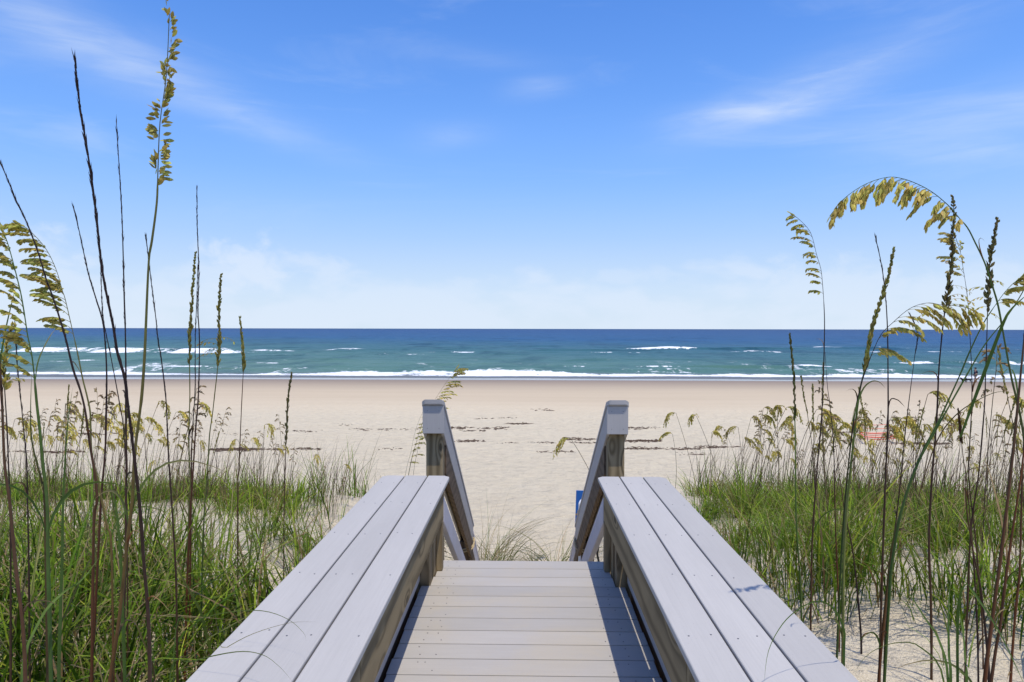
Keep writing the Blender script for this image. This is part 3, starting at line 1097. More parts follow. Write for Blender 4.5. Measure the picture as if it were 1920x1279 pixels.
def stalk(label, pix, d0, d1, head, r0=0.0045, cb=BROWN, ct=GREEN, hfrac=0.0, group=None, leaves=0, hang=None, opts=None, dark_tip=False):
    """one sea oat: photo polyline from the lowest seen point to the tip, at depth d0..d1, rooted in the sand"""
    opts = dict(opts or {})
    far = 1.42 if pix[-1][0] > 960 else (1.0 if label.startswith(('tall sea oat', 'thick')) else 1.22)
    if d0 > 4:
        far = 1.0
    d0, d1, r0 = d0 * far, d1 * far, r0 * far ** 0.25 * 0.9
    for key, dv, ex in (('sl', 0.019, 0.88), ('sw', 0.0085, 0.86), ('bl', 0.075, 1.12), ('fl', 0.06, 1.1)):
        opts[key] = opts.get(key, dv) * far * ex
    pts = []
    n_ = len(pix)
    tot = sum(math.hypot(pix[i + 1][0] - pix[i][0], pix[i + 1][1] - pix[i][1]) for i in range(n_ - 1))
    acc = 0
    for i, (px, py) in enumerate(pix):
        if i:
            acc += math.hypot(px - pix[i - 1][0], py - pix[i - 1][1])
        pts.append(unproj(px, py, d0 + (d1 - d0) * acc / tot))
    # root it
    p, q = pts[0], pts[1]
    zg = gz(p.x, p.y)
    if p.z > zg + 0.02:
        dirn = (p - q)
        if dirn.z < -1e-3:
            slope_x = max(-0.35, min(0.35, dirn.x / -dirn.z)); slope_y = max(-0.3, min(0.3, dirn.y / -dirn.z))
        else:
            slope_x = slope_y = 0
        hgt = p.z - zg + 0.03
        f1 = Vector((p.x + slope_x * hgt * 0.35, p.y + slope_y * hgt * 0.35, p.z - hgt * 0.5))
        f2 = Vector((p.x + slope_x * hgt * 0.5, p.y + slope_y * hgt * 0.5, 0))
        f2.z = gz(f2.x, f2.y) - 0.03
        pts = [f2, f1] + pts
    base = Vector((pts[0].x, pts[0].y, gz(pts[0].x, pts[0].y)))
    sm = catmull(pts, 4)
    m_ = len(sm)
    # pieces of the stem a little thicker where the sheaths end
    L = [0.0]
    for i in range(1, m_):
        L.append(L[-1] + (sm[i] - sm[i - 1]).length)
    rad, col = [], []
    ph = random.uniform(0, 3)
    for i in range(m_):
        t = L[i] / L[-1]
        node = 1.0 + 0.22 * (1 - ((L[i] * 2.6 + ph) % 1.0))
        rad.append(max(0.0009, (0.62 if head in ('loose', 'droop') and t > 1 - hfrac else 1.0) * r0 * (1 - 0.80 * t ** 1.3) * node * opts.get('thin', 1)))
        c_ = lerp3(cb, ct, min(1, max(0, (t - 0.25) / 0.45)))
        if dark_tip and t > 0.6:
            c_ = lerp3(c_, DARK, min(1, (t - 0.6) / 0.15))
        col.append(jit(c_, 0.10))
    root = empty('sea_oat', base, 0, label, 'sea oats', group)
    tube('stem', sm, rad, STEMM, root, 6, base, col)
    # top part of the stem that carries seed
    hs_ = [v for i, v in enumerate(sm) if L[i] / L[-1] >= 1 - hfrac] if hfrac else []
    scol = opts.get('col', GOLD)
    if head == 'bare' and len(hs_) > 2:
        V, F, K = [], [], []
        nb = int(190 * opts.get('dens', 1))
        for i in range(nb):
            t = random.random() ** 0.9
            p, tg = path_at(hs_, t)
            off = Vector((random.uniform(-1, 1), random.uniform(-1, 1), random.uniform(-.2, .6)))
            d_ = (tg * 1.0 + off * 0.13).normalized()
            ln = random.uniform(0.012, 0.030)
            s_ = d_.cross(Vector((0.1, 1, 0.1))).normalized() * random.uniform(0.0008, 0.0020) * opts.get('fat', 1)
            o_ = len(V)
            V += [p - s_, p + s_, p + d_ * ln + off * 0.0015]
            F.append((o_, o_ + 1, o_ + 2))
            K += [jit(DARK, 0.4)] * 3
        tag(mesh_obj('bare_spike', [v - base for v in V], F, STEMM, root, False, np.array(K)), kind='stuff')
    elif head == 'spike' and len(hs_) > 2:
        nb = int(opts.get('n', 26) * 1.7)
        V, F, K = [], [], []
        for i in range(nb):
            t = (i + 0.5) / nb
            p, tg = path_at(hs_, t)
            k_ = (1 - 0.55 * t)
            for q_ in range(3):
                off = Vector((random.uniform(-1, 1), random.uniform(-1, 1), random.uniform(-.3, .5)))
                d_ = (tg + off * opts.get('spread', 0.28) * 1.25).normalized()
                spikelet(V, F, K, p + off * 0.002, d_, 1.35 * opts.get('sl', 0.017) * k_ * random.uniform(.8, 1.2), 1.35 * opts.get('sw', 0.0065) * (0.6 + 0.4 * k_), jit(scol, 0.3))
        tag(mesh_obj('seed_head', [v - base for v in V], F, SEED, root, False, np.array(K)), kind='stuff')
        for i in range(opts.get('flutter', 0)):
            t = random.uniform(0.0, 0.35)
            p, tg = path_at(hs_, t)
            d_ = Vector((random.choice((-1, 1)) * random.uniform(.5, 1), random.uniform(-.3, .3), random.uniform(.2, .8)))
            seed_branch(root, p, d_, opts.get('fl', 0.06), 4, base, jit(GOLD, .15), opts['sl'] * 0.8, opts['sw'] * 0.8, 1.3)
    elif head == 'droop' and len(hs_) > 2:
        nb = int(opts.get('n', 14) * 1.35)
        dirs = hang or Vector((-1, 0, 0))
        for i in range(nb):
            t = (i + random.uniform(.2, .8)) / nb * 0.97
            p, tg = path_at(hs_, t)
            k_ = math.sin(math.pi * min(1, 0.25 + 0.75 * t)) * 0.6 + 0.5
            d_ = (dirs * random.uniform(.4, 1.0) + tg * 0.7 + Vector((random.uniform(-.3, .3), random.uniform(-.6, .6), random.uniform(-.1, .25)))).normalized()
            seed_branch(root, p, d_, opts.get('bl', 0.075) * k_ * random.uniform(.75, 1.2), int(opts.get('ns', 6) * 2.8), base, jit(scol, 0.15),
                        opts.get('sl', 0.019), opts.get('sw', 0.0085), opts.get('grav', 1.2))
        V, F, K = [], [], []
        for i in range(5):
            p, tg = path_at(hs_, 0.90 + i * 0.025)
            spikelet(V, F, K, p, tg + Vector((random.uniform(-.3, .3), 0, -.2)), opts.get('sl', 0.019), opts.get('sw', 0.0085), jit(scol, .2))
        mesh_obj('seed_tip', [v - base for v in V], F, SEED, root, False, np.array(K))
    elif head == 'loose' and len(hs_) > 2:
        nb = opts.get('n', 14)
        for i in range(nb):
            t = 0.02 + 0.98 * (i + random.uniform(.1, .6)) / nb
            t = min(t, 1.0)
            p, tg = path_at(hs_, t)
            sd_ = random.choice((-0.4, 1, 1))
            d_ = (tg * 0.5 + Vector((sd_, random.uniform(-.5, .5), random.uniform(-.5, .6)))).normalized()
            V, F, K = [], [], []
            for q_ in range(random.choice((11, 14, 18)) if t < 0.8 else random.choice((6, 8, 9))):
                dd = (d_ + Vector((random.uniform(-.7, .7), random.uniform(-.5, .5), random.uniform(-.8, .5)))).normalized()
                spikelet(V, F, K, p + d_ * random.uniform(0.0, 0.016) + tg * random.gauss(0, .012), dd, random.uniform(0.013, 0.024), random.uniform(0.007, 0.0115), jit(lerp3(OLSEED, GOLD, random.random() ** 0.6), .3))
            mesh_obj('spikelet', [v - base for v in V], F, SEED, root, False, np.array(K))
    for i in range(random.choice((1, 2, 2, 3)) if d0 < 4 else 0):
        t = random.uniform(0.05, 0.55)
        p, tg = path_at(sm, t)
        az_ = random.uniform(0, 6.283)
        ln = random.uniform(0.07, 0.24)
        o_ = Vector((math.cos(az_), math.sin(az_), 0))
        bend = random.uniform(0.5, 1.6)
        lp = [p + tg * (ln * (u_ * 0.9 - 0.5 * bend * u_ * u_)) + o_ * (ln * 0.55 * u_ * u_ + 0.002) + Vector((0, 0, -0.25 * ln * u_ ** 3)) for u_ in np.linspace(0, 1, 8)]
        leaf_part(root, lp, random.uniform(0.004, 0.009), jit(random.choice((BROWN, REDB, DARK)), .3), jit(random.choice((DRYC, BROWN, DRYC)), .3), base, 'dry_sheath', random.uniform(-3, 3), 0.4)
    for i in range(leaves):
        t = random.uniform(0.05, 0.28)
        p, tg = path_at(sm, t)
        az_ = random.uniform(0, 6.283)
        ln = random.uniform(0.25, 0.5)
        o_ = Vector((math.cos(az_), math.sin(az_) * 0.5, 0))
        lp = [p + o_ * (ln * (0.25 * u_ + 0.35 * u_ * u_)) + Vector((0, 0, ln * (0.95 * u_ - 0.75 * u_ * u_))) for u_ in np.linspace(0, 1, 9)]
        leaf_part(root, lp, random.uniform(0.006, 0.010), jit(GREEN), jit(random.choice((BRIGHT, YELL, DRYC))), base, twist=random.uniform(-1, 1))
    return root


# ---- tall oats on the left
stalk('tall sea oat with sparse gold seeds, highest of all plants on left',
      [(205, 1290), (223, 1165), (238, 1022), (248, 940), (252, 857), (260, 790), (266, 740), (271, 670), (274, 600), (279, 490), (285, 450), (294, 380), (296, 325), (300, 230), (312, 140), (318, 15)],
      1.75, 1.6, 'loose', 0.0062, REDB, OLIVE, 0.162, leaves=2, opts={'n': 15})
stalk('thick dark bare spike, tallest of the seedless stalks on left',
      [(281, 1290), (280, 1205), (276, 1126), (270, 1059), (263, 960), (252, 860), (240, 760), (234, 710), (220, 660), (212, 610), (192, 510), (180, 400), (168, 310), (150, 200), (140, 110)],
      1.7, 1.45, 'bare', 0.0062, BROWN, DARK, 0.5, leaves=1, opts={'fat': 1.7, 'dens': 2.2})
stalk('thin dark bare spike just left of the tall gold seeded oat',
      [(228, 1290), (235, 1060), (236, 940), (237, 860), (236, 780), (236, 700), (235, 620), (233, 560), (231, 480), (228, 390), (222, 290), (218, 228)],
      1.95, 1.85, 'bare', 0.0048, BROWN, DARK, 0.42, opts={'fat': 1.1})
stalk('thin bare spike leaning left beside the thick dark spike',
      [(170, 1290), (178, 1150), (183, 1060), (190, 930), (197, 850), (199, 780), (200, 700), (197, 640), (192, 600), (180, 560), (165, 510), (150, 440), (138, 388)],
      2.0, 1.9, 'bare', 0.0055, REDB, DARK, 0.30)
stalk('hair thin bare stalk close behind the thick dark spike on left',
      [(240, 1290), (238, 960), (236, 870), (231, 797), (226, 767), (217, 717), (206, 660), (194, 600), (191, 560), (187, 470), (178, 395)],
      2.3, 2.2, 'bare', 0.0036, BROWN, DARK, 0.28)
stalk('gold sea oat with a full one sided drooping head near left edge',
      [(213, 1290), (209, 1030), (201, 988), (191, 940), (184, 900), (172, 850), (170, 800), (169, 772), (163, 742), (155, 710), (145, 660), (133, 607), (122, 560), (117, 545), (105, 505), (85, 465), (55, 432), (33, 417)],
      1.75, 1.7, 'droop', 0.0046, REDB, OLIVE, 0.19, leaves=1, hang=Vector((-1, 0, 0.15)), opts={'n': 22, 'bl': 0.068, 'ns': 9, 'col': GOLD2, 'grav': 0.9, 'sl': 0.016})
stalk('red brown stalk crossing the full drooping gold head on left',
      [(172, 1290), (176, 990), (182, 940), (178, 890), (168, 830), (160, 772), (150, 730), (137, 692), (125, 642), (115, 607), (100, 560), (86, 522), (72, 475), (50, 417), (32, 380), (18, 345), (2, 308)],
      1.65, 1.5, 'bare', 0.0056, REDB, BROWN, 0.25, dark_tip=True)
stalk('thick green sea oat with drooping head cut by the left edge',
      [(96, 1290), (90, 1050), (89, 960), (85, 910), (80, 867), (75, 810), (69, 757), (64, 702), (59, 662), (52, 630), (47, 597), (40, 555), (33, 525), (24, 490), (14, 455), (2, 425)],
      1.6, 1.55, 'droop', 0.0068, GREEN, GREEN, 0.18, leaves=2, hang=Vector((-1, 0, 0.15)), opts={'n': 16, 'bl': 0.06, 'ns': 8, 'col': GOLD2, 'grav': 0.9, 'sl': 0.016})
stalk('thick brown stalk at the left edge running out of the picture',
      [(48, 1290), (45, 1205), (40, 1147), (32, 1086), (24, 1006), (18, 940), (13, 905), (8, 860), (4, 760), (0, 700), (-10, 560), (-22, 420)],
      1.35, 1.3, 'bare', 0.0060, REDB, BROWN, 0.2)
stalk('thin dark stalk just right of the thick brown one at left edge',
      [(56, 1290), (54, 1060), (52, 960), (50, 872), (45, 810), (38, 740), (32, 680), (28, 607)],
      2.0, 1.95, 'bare', 0.0042, BROWN, DARK, 0.2)
stalk('short gold seed spike at the left edge over the sea',
      [(20, 1290), (20, 1050), (19, 935), (17, 897), (13, 800), (9, 735), (7, 690), (12, 650), (24, 607)],
      1.9, 1.85, 'spike', 0.0045, BROWN, DARK, 0.14, opts={'n': 18, 'spread': 0.8, 'sl': 0.02, 'sw': 0.008, 'col': GOLD, 'flutter': 3})
stalk('straight dark bare stalk crossing the tall gold oat low on left',
      [(333, 1290), (331, 1125), (329, 1059), (325, 993), (321, 930), (317, 872), (314, 810), (311, 747), (302, 670), (297, 642), (292, 595), (285, 540), (278, 480), (274, 447)],
      2.1, 2.0, 'bare', 0.0046, BROWN, DARK, 0.36)
stalk('olive seed spike beside two dark stems left of the left bench',
      [(350, 1120), (354, 960), (357, 902), (355, 865), (354, 815), (356, 740), (355, 640), (357, 610), (361, 545), (366, 474)],
      2.5, 2.4, 'spike', 0.0045, OLIVE, OLIVE, 0.25, opts={'n': 30, 'spread': 0.22, 'col': OLSEED})
stalk('tall needle thin bare spike beside the olive seed spike',
      [(350, 1120), (357, 960), (360, 915), (364, 852), (367, 802), (372, 740), (374, 640), (371, 580), (373, 510), (370, 430), (369, 350)],
      2.45, 2.35, 'bare', 0.0050, REDB, DARK, 0.38, opts={'fat': 1.3})
stalk('dark stem without seed between olive spike and needle thin spike',
      [(356, 1120), (359, 927), (359, 852), (362, 790), (366, 727), (366, 640), (369, 560), (371, 500)],
      2.6, 2.5, 'bare', 0.0045, REDB, DARK, 0.3)
stalk('olive oat with ragged fluttering seed spike over the surf on left',
      [(378, 1110), (383, 960), (387, 920), (390, 870), (393, 815), (398, 780), (403, 735), (408, 690), (411, 640), (410, 590), (412, 555), (414, 515)],
      2.6, 2.5, 'spike', 0.0046, GREEN, OLIVE, 0.21, opts={'n': 24, 'spread': 0.42, 'col': OLSEED, 'flutter': 5, 'fl': 0.075})
stalk('oat with dense olive spike crossing horizon, second from left bench',
      [(446, 1090), (446, 915), (448, 880), (450, 830), (453, 760), (456, 700), (457, 680), (454, 640), (450, 596)],
      3.0, 2.95, 'spike', 0.0048, BROWN, BROWN, 0.18, opts={'n': 26, 'spread': 0.24, 'sl': 0.022, 'sw': 0.008, 'col': OLSEED})
stalk('oat with dark green spike below the surf, nearest the left bench',
      [(532, 1060), (533, 940), (535, 880), (537, 800), (539, 760), (543, 725), (546, 700)],
      3.6, 3.55, 'spike', 0.0048, BROWN, BROWN, 0.25, opts={'n': 24, 'spread': 0.28, 'sl': 0.024, 'sw': 0.009, 'col': DKSEED})

# ---- tall oats on the right
stalk('slim oat with small left drooping head, leftmost tall one on right',
      [(1520, 1175), (1523, 1017), (1532, 881), (1540, 790), (1544, 700), (1546, 617), (1545, 573), (1542, 530), (1539, 504), (1531, 477), (1524, 448), (1516, 430), (1499, 412), (1482, 399)],
      2.5, 2.3, 'droop', 0.0046, BROWN, DARK, 0.20, leaves=1, hang=Vector((-1, 0, 0.1)), opts={'n': 14, 'bl': 0.055, 'ns': 6, 'col': GOLD2, 'sl': 0.016, 'sw': 0.0075})
stalk('slender green spike standing just left of the slim drooping oat',
      [(1502, 1135), (1500, 1085), (1493, 971), (1491, 836), (1490, 760), (1488, 700), (1484, 660), (1481, 628)],
      2.4, 2.35, 'spike', 0.0050, GREEN, BRIGHT, 0.26, opts={'n': 26, 'spread': 0.16, 'sl': 0.02, 'sw': 0.006, 'col': OLIVE})
stalk('green oat with long dense spike leaning right',
      [(1580, 1240), (1582, 1062), (1588, 949), (1598, 849), (1611, 740), (1622, 690), (1630, 640), (1640, 600), (1655, 555), (1667, 510), (1676, 466)],
      2.0, 1.9, 'spike', 0.0062, YELL, GREEN, 0.24, leaves=2, opts={'n': 34, 'spread': 0.24, 'sl': 0.02, 'sw': 0.0075, 'col': OLSEED})
stalk('straight dark bare stalk crossing the long leaning green spike',
      [(1652, 1145), (1656, 1017), (1661, 881), (1665, 790), (1665, 700), (1664, 617), (1660, 552), (1653, 498), (1641, 442)],
      2.2, 2.05, 'bare', 0.0055, BROWN, DARK, 0.15, opts={'dens': .4})
stalk('low arching oat whose gold head bends right above the horizon',
      [(1572, 1160), (1580, 1000), (1590, 880), (1602, 780), (1615, 720), (1625, 690), (1638, 656), (1653, 626), (1674, 605), (1698, 584), (1718, 573), (1742, 568), (1766, 572), (1790, 573), (1816, 578), (1834, 587)],
      2.1, 1.7, 'droop', 0.0046, GREEN, DARK, 0.22, hang=Vector((0.25, 0, -0.4)), opts={'n': 12, 'bl': 0.082, 'ns': 8, 'sl': 0.02, 'sw': 0.009, 'grav': 1.5})
stalk('great arching oat with gold plume bowed left, highest on right',
      [(1940, 1290), (1935, 1100), (1926, 900), (1918, 810), (1908, 756), (1897, 711), (1885, 647), (1877, 602), (1870, 567), (1858, 528), (1846, 492), (1828, 454), (1814, 427), (1796, 406), (1781, 388), (1757, 367), (1736, 353), (1713, 342), (1692, 335), (1668, 332), (1638, 339), (1609, 353), (1579, 376), (1556, 405)],
      1.75, 1.5, 'droop', 0.0050, BROWN, GREEN, 0.20, leaves=1, hang=Vector((-0.35, 0, -0.5)), opts={'n': 24, 'bl': 0.056, 'ns': 7, 'sl': 0.021, 'sw': 0.0088, 'grav': 1.6, 'col': GOLD})
stalk('thick dark stalk near right edge leaning out of the picture',
      [(1845, 1290), (1858, 1180), (1874, 1062), (1896, 881), (1914, 700), (1928, 560), (1945, 420)],
      1.5, 1.45, 'bare', 0.0068, REDB, BROWN, 0.2, leaves=1)
stalk('oat with upright dark seed spike inside the great arching plume',
      [(1745, 1115), (1742, 1017), (1747, 903), (1756, 790), (1760, 700), (1763, 662), (1769, 602), (1776, 558), (1782, 513), (1785, 470), (1787, 420), (1788, 368)],
      2.4, 2.2, 'spike', 0.0060, BROWN, DARK, 0.23, opts={'n': 26, 'spread': 0.50, 'sl': 0.021, 'sw': 0.009, 'col': DKSEED, 'flutter': 6, 'fl': 0.08})
stalk('thin oat with loose gold tip between the two upright dark spikes',
      [(1838, 1110), (1828, 1000), (1817, 903), (1818, 836), (1822, 760), (1822, 700), (1818, 617), (1814, 558), (1806, 504), (1800, 470), (1790, 440)],
      2.5, 2.3, 'droop', 0.0038, BROWN, DARK, 0.11, hang=Vector((-0.5, 0, 0.0)), opts={'n': 8, 'bl': 0.06, 'ns': 5})
stalk('oat with upright dark knobbly spike, rightmost of the upright ones',
      [(1813, 1165), (1820, 1000), (1833, 904), (1838, 858), (1846, 760), (1848, 700), (1850, 647), (1852, 573), (1855, 528), (1856, 486), (1863, 454), (1870, 411)],
      2.3, 2.15, 'spike', 0.0046, BROWN, DARK, 0.19, opts={'n': 24, 'spread': 0.42, 'sl': 0.021, 'sw': 0.009, 'col': DKSEED, 'flutter': 5, 'fl': 0.06})
stalk('red green stalk sweeping up right with seeds by right edge',
      [(1664, 1100), (1675, 1017), (1702, 917), (1729, 849), (1760, 790), (1799, 705), (1817, 662), (1843, 608), (1870, 567), (1891, 540), (1918, 517)],
      1.9, 1.7, 'droop', 0.0062, REDB, GREEN, 0.07, leaves=1, hang=Vector((0.6, 0, 0.1)), opts={'n': 7, 'bl': 0.045, 'ns': 5, 'col': GOLD2})
stalk('green stalk sweeping up right under the red green one',
      [(1668, 1110), (1672, 1060), (1690, 960), (1720, 872), (1751, 813), (1810, 708), (1846, 647), (1882, 602), (1906, 567), (1932, 522)],
      1.85, 1.7, 'bare', 0.0062, GREEN, GREEN, 0.0)
stalk('small dark stalk hooked at its tip below the low arching head',
      [(1672, 1040), (1675, 1017), (1686, 926), (1697, 813), (1711, 700), (1716, 662), (1721, 630), (1714, 606), (1706, 590)],
      2.5, 2.4, 'bare', 0.0042, BROWN, DARK, 0.12)
stalk('thick brown stalk beside the thick dark one at right edge',
      [(1866, 1225), (1875, 1176), (1884, 1098), (1897, 1005), (1916, 880), (1924, 780), (1930, 640)],
      1.75, 1.7, 'bare', 0.0062, BROWN, REDB, 0.0)
stalk('red brown stalk at the right edge behind the thick ones',
      [(1903, 1160), (1908, 1110), (1912, 1067), (1916, 927), (1919, 840), (1922, 760), (1924, 640)],
      2.2, 2.1, 'bare', 0.0058, REDB, BROWN, 0.0)
stalk('dead dark stem snapped sideways low among the right hand stalks',
      [(1842, 1130), (1835, 1083), (1825, 1036), (1813, 958), (1810, 900), (1817, 882), (1836, 876), (1864, 870)],
      2.2, 2.1, 'none', 0.0058, DARK, BROWN, 0.0)
stalk('brown stem with blunt club tip left of the snapped dead stem',
      [(1826, 1060), (1818, 960), (1811, 890), (1806, 858), (1801, 810), (1797, 768)],
      2.25, 2.2, 'spike', 0.0044, DARK, BROWN, 0.12, opts={'n': 18, 'spread': 0.10, 'sl': 0.016, 'sw': 0.006, 'col': BROWN})
stalk('brown stalk between the slim drooping oat and leaning green spike',
      [(1572, 1120), (1566, 971), (1563, 835), (1556, 760), (1551, 720), (1547, 660)],
      2.6, 2.5, 'none', 0.0042, REDB, DARK, 0.0)
stalk('dark stalk leaning left at the foot of the long green spike',
      [(1612, 1160), (1600, 1040), (1584, 960), (1574, 890), (1566, 830)],
      2.6, 2.5, 'none', 0.0050, DARK, BROWN, 0.0)


stalk('slim oat plume rising right above the left stair post cap',
      [(766, 890), (779, 835), (795, 785), (814, 752), (828, 730), (843, 708), (858, 687)],
      6.5, 6.5, 'droop', 0.0050, BROWN, OLIVE, 0.32, hang=Vector((1, 0, 0.05)), opts={'n': 12, 'bl': 0.16, 'ns': 7, 'sl': 0.04, 'sw': 0.012, 'col': GOLD, 'grav': 0.8})
stalk('slim oat just left of the left stair post above the bench end',
      [(760, 890), (770, 850), (777, 815), (787, 785), (800, 758)],
      6.7, 6.7, 'droop', 0.0045, BROWN, OLIVE, 0.42, hang=Vector((1, 0, 0.05)), opts={'n': 9, 'bl': 0.10, 'ns': 5, 'sl': 0.035, 'sw': 0.010, 'col': GOLD2, 'grav': 1.0})
stalk('thin bare stem between the left stair post and bench end oats',
      [(775, 890), (782, 850), (790, 815)], 6.4, 6.4, 'none', 0.0040, BROWN, DARK, 0.0)


# ---- single wide leaves and arching blades one can pick out
def blade(label, pix, d0, d1, wid, c0, c1, root_it=True, twist=0.0, cat='shoot'):
    pts = []
    n_ = len(pix)
    for i, (px, py) in enumerate(pix):
        pts.append(unproj(px, py, d0 + (d1 - d0) * i / (n_ - 1)))
    if root_it:
        p, q = pts[0], pts[1]
        zg = gz(p.x, p.y)
        if p.z > zg + 0.03:
            f_ = Vector((p.x + (p.x - q.x) * 0.5, p.y, 0))
            f_.z = gz(f_.x, f_.y) - 0.02
            pts = [f_, (f_ + p) / 2] + pts
    base = Vector((pts[0].x, pts[0].y, gz(pts[0].x, pts[0].y)))
    sm = catmull(pts, 4)
    root = empty('sea_oat_shoot', base, 0, label, cat)
    leaf_part(root, sm, wid, c0, c1, base, 'leaf', twist)
    return root


blade('broad green blade standing upright low in the left grass', [(112, 1290), (115, 1150), (118, 1050), (119, 960), (122, 880), (128, 790), (136, 728)], 1.75, 1.8, 0.0125, GREEN, GREEN)
blade('green blade splitting off the thick green oat near left edge', [(86, 960), (80, 905), (70, 867), (60, 822), (58, 760), (60, 690)], 1.6, 1.62, 0.009, BROWN, GREEN)
blade('wide green blade leaning left below the olive drooping oats', [(236, 1290), (228, 1060), (222, 980), (214, 930), (205, 880)], 2.0, 2.0, 0.014, GREEN, BRIGHT)
blade('dark green blade rising from left edge to the sea', [(-10, 800), (0, 690), (10, 625), (22, 570), (31, 534)], 1.7, 1.7, 0.008, GREEN, GREEN)
blade('pale green blade leaning right over the surf near left edge', [(66, 720), (72, 680), (84, 650), (98, 625), (110, 613)], 1.65, 1.75, 0.006, GREEN, DRYC, False)
blade('long green blade slanting up across the lower left grass', [(40, 1290), (75, 1165), (118, 1112), (156, 1085), (190, 1040)], 1.5, 1.7, 0.009, BRIGHT, BRIGHT)
blade('thin green blade arching over the left bench, upper of two long arcs', [(330, 1180), (360, 1165), (425, 1148), (491, 1145), (540, 1161), (570, 1188), (574, 1206)], 2.1, 1.9, 0.0042, BRIGHT, YELL)
blade('thin green blade arching over the left bench, lower of two long arcs', [(320, 1262), (360, 1240), (442, 1222), (491, 1227), (524, 1250), (552, 1282)], 1.9, 1.7, 0.0045, BRIGHT, YELL)
blade('dry wisp rising to the right over the left bench', [(400, 1232), (425, 1214), (475, 1188), (543, 1168), (596, 1166)], 2.0, 2.0, 0.003, YELL, DRYC)
blade('small brown curl of grass on the left bench edge', [(500, 1118), (512, 1110), (522, 1113), (527, 1122), (522, 1129), (512, 1131)], 2.6, 2.58, 0.006, DARK, BROWN)
blade('green blade arching from the long green spike over the right bench', [(1582, 1240), (1582, 1180), (1562, 1140), (1533, 1127), (1500, 1140), (1467, 1170), (1441, 1220), (1432, 1284)], 1.95, 1.75, 0.0065, GREEN, BRIGHT)
blade('short thin blade curling over the right bench edge', [(1470, 1110), (1450, 1094), (1420, 1078), (1393, 1072), (1377, 1078), (1368, 1094)], 2.9, 2.75, 0.004, GREEN, DRYC)
blade('broad green blade standing upright on the near right sand', [(1782, 1290), (1779, 1230), (1778, 1160), (1780, 1110), (1784, 1080)], 1.75, 1.85, 0.0078, GREEN, GREEN)
blade('broad green blade beside the upright one on near right sand', [(1812, 1290), (1809, 1240), (1806, 1192), (1797, 1140), (1786, 1096)], 1.75, 1.9, 0.0072, GREEN, BRIGHT)
blade('long dark green blade bending to the lower right corner', [(1795, 1290), (1796, 1150), (1809, 1095), (1834, 1123), (1872, 1182), (1905, 1250), (1925, 1295)], 1.8, 1.5, 0.0072, GREEN, GREEN)
blade('thin green blade bowing left over the near right sand', [(1778, 1290), (1760, 1200), (1735, 1160), (1706, 1115), (1690, 1098)], 1.8, 2.0, 0.007, GREEN, BRIGHT)
blade('green arc bowed from right to left above the near right sand', [(1772, 1290), (1728, 1215), (1680, 1205), (1630, 1225), (1600, 1262)], 1.8, 1.9, 0.005, BRIGHT, YELL)
blade('thin arc hanging right across the great arching oat stem', [(1722, 930), (1755, 830), (1790, 780), (1830, 752), (1870, 735), (1905, 737)], 2.1, 2.0, 0.004, BROWN, GREEN, False)
blade('thin dark hook of leaf on the bare stalk over the beach', [(1662, 800), (1668, 752), (1681, 749), (1691, 757), (1697, 764)], 2.2, 2.2, 0.004, DARK, BROWN, False)
blade('thin green hook of leaf left of the dark bare stalk', [(1598, 790), (1615, 735), (1632, 716), (1648, 716), (1660, 728)], 2.0, 2.0, 0.005, GREEN, DRYC, False)
blade('tapered blade slanting up to the right edge above the horizon', [(1800, 820), (1848, 690), (1882, 602), (1900, 575), (1935, 545)], 1.75, 1.6, 0.009, GREEN, GREEN, False)

# dried brown leaf bundle at the foot of the left oats
dz_ = unproj(212, 1150, 1.95)
base = Vector((dz_.x, dz_.y, gz(dz_.x, dz_.y)))
dl = empty('dry_leaf_bundle', base, 0, 'bundle of curled dead brown leaves low in the left grass', 'dead leaves')
for i in range(16):
    a_ = random.uniform(0, 6.28)
    s0 = Vector((dz_.x + random.uniform(-.05, .04), dz_.y + random.uniform(-.04, .04), base.z + 0.02))
    hgt = random.uniform(0.45, 0.85)
    lp = []
    for u_ in np.linspace(0, 1, 14):
        curl = 0.06 * math.sin(u_ * 7 + i)
        lp.append(s0 + Vector((math.cos(a_) * 0.10 * u_ + curl * u_, math.sin(a_) * 0.1 * u_, hgt * (u_ * 1.25 - 0.45 * u_ ** 3))))
    leaf_part(dl, lp, random.uniform(0.012, 0.024), jit((0.075, 0.045, 0.03)), jit((0.16, 0.105, 0.07)), base, 'dead_leaf', random.uniform(-7, 7), 0.45)

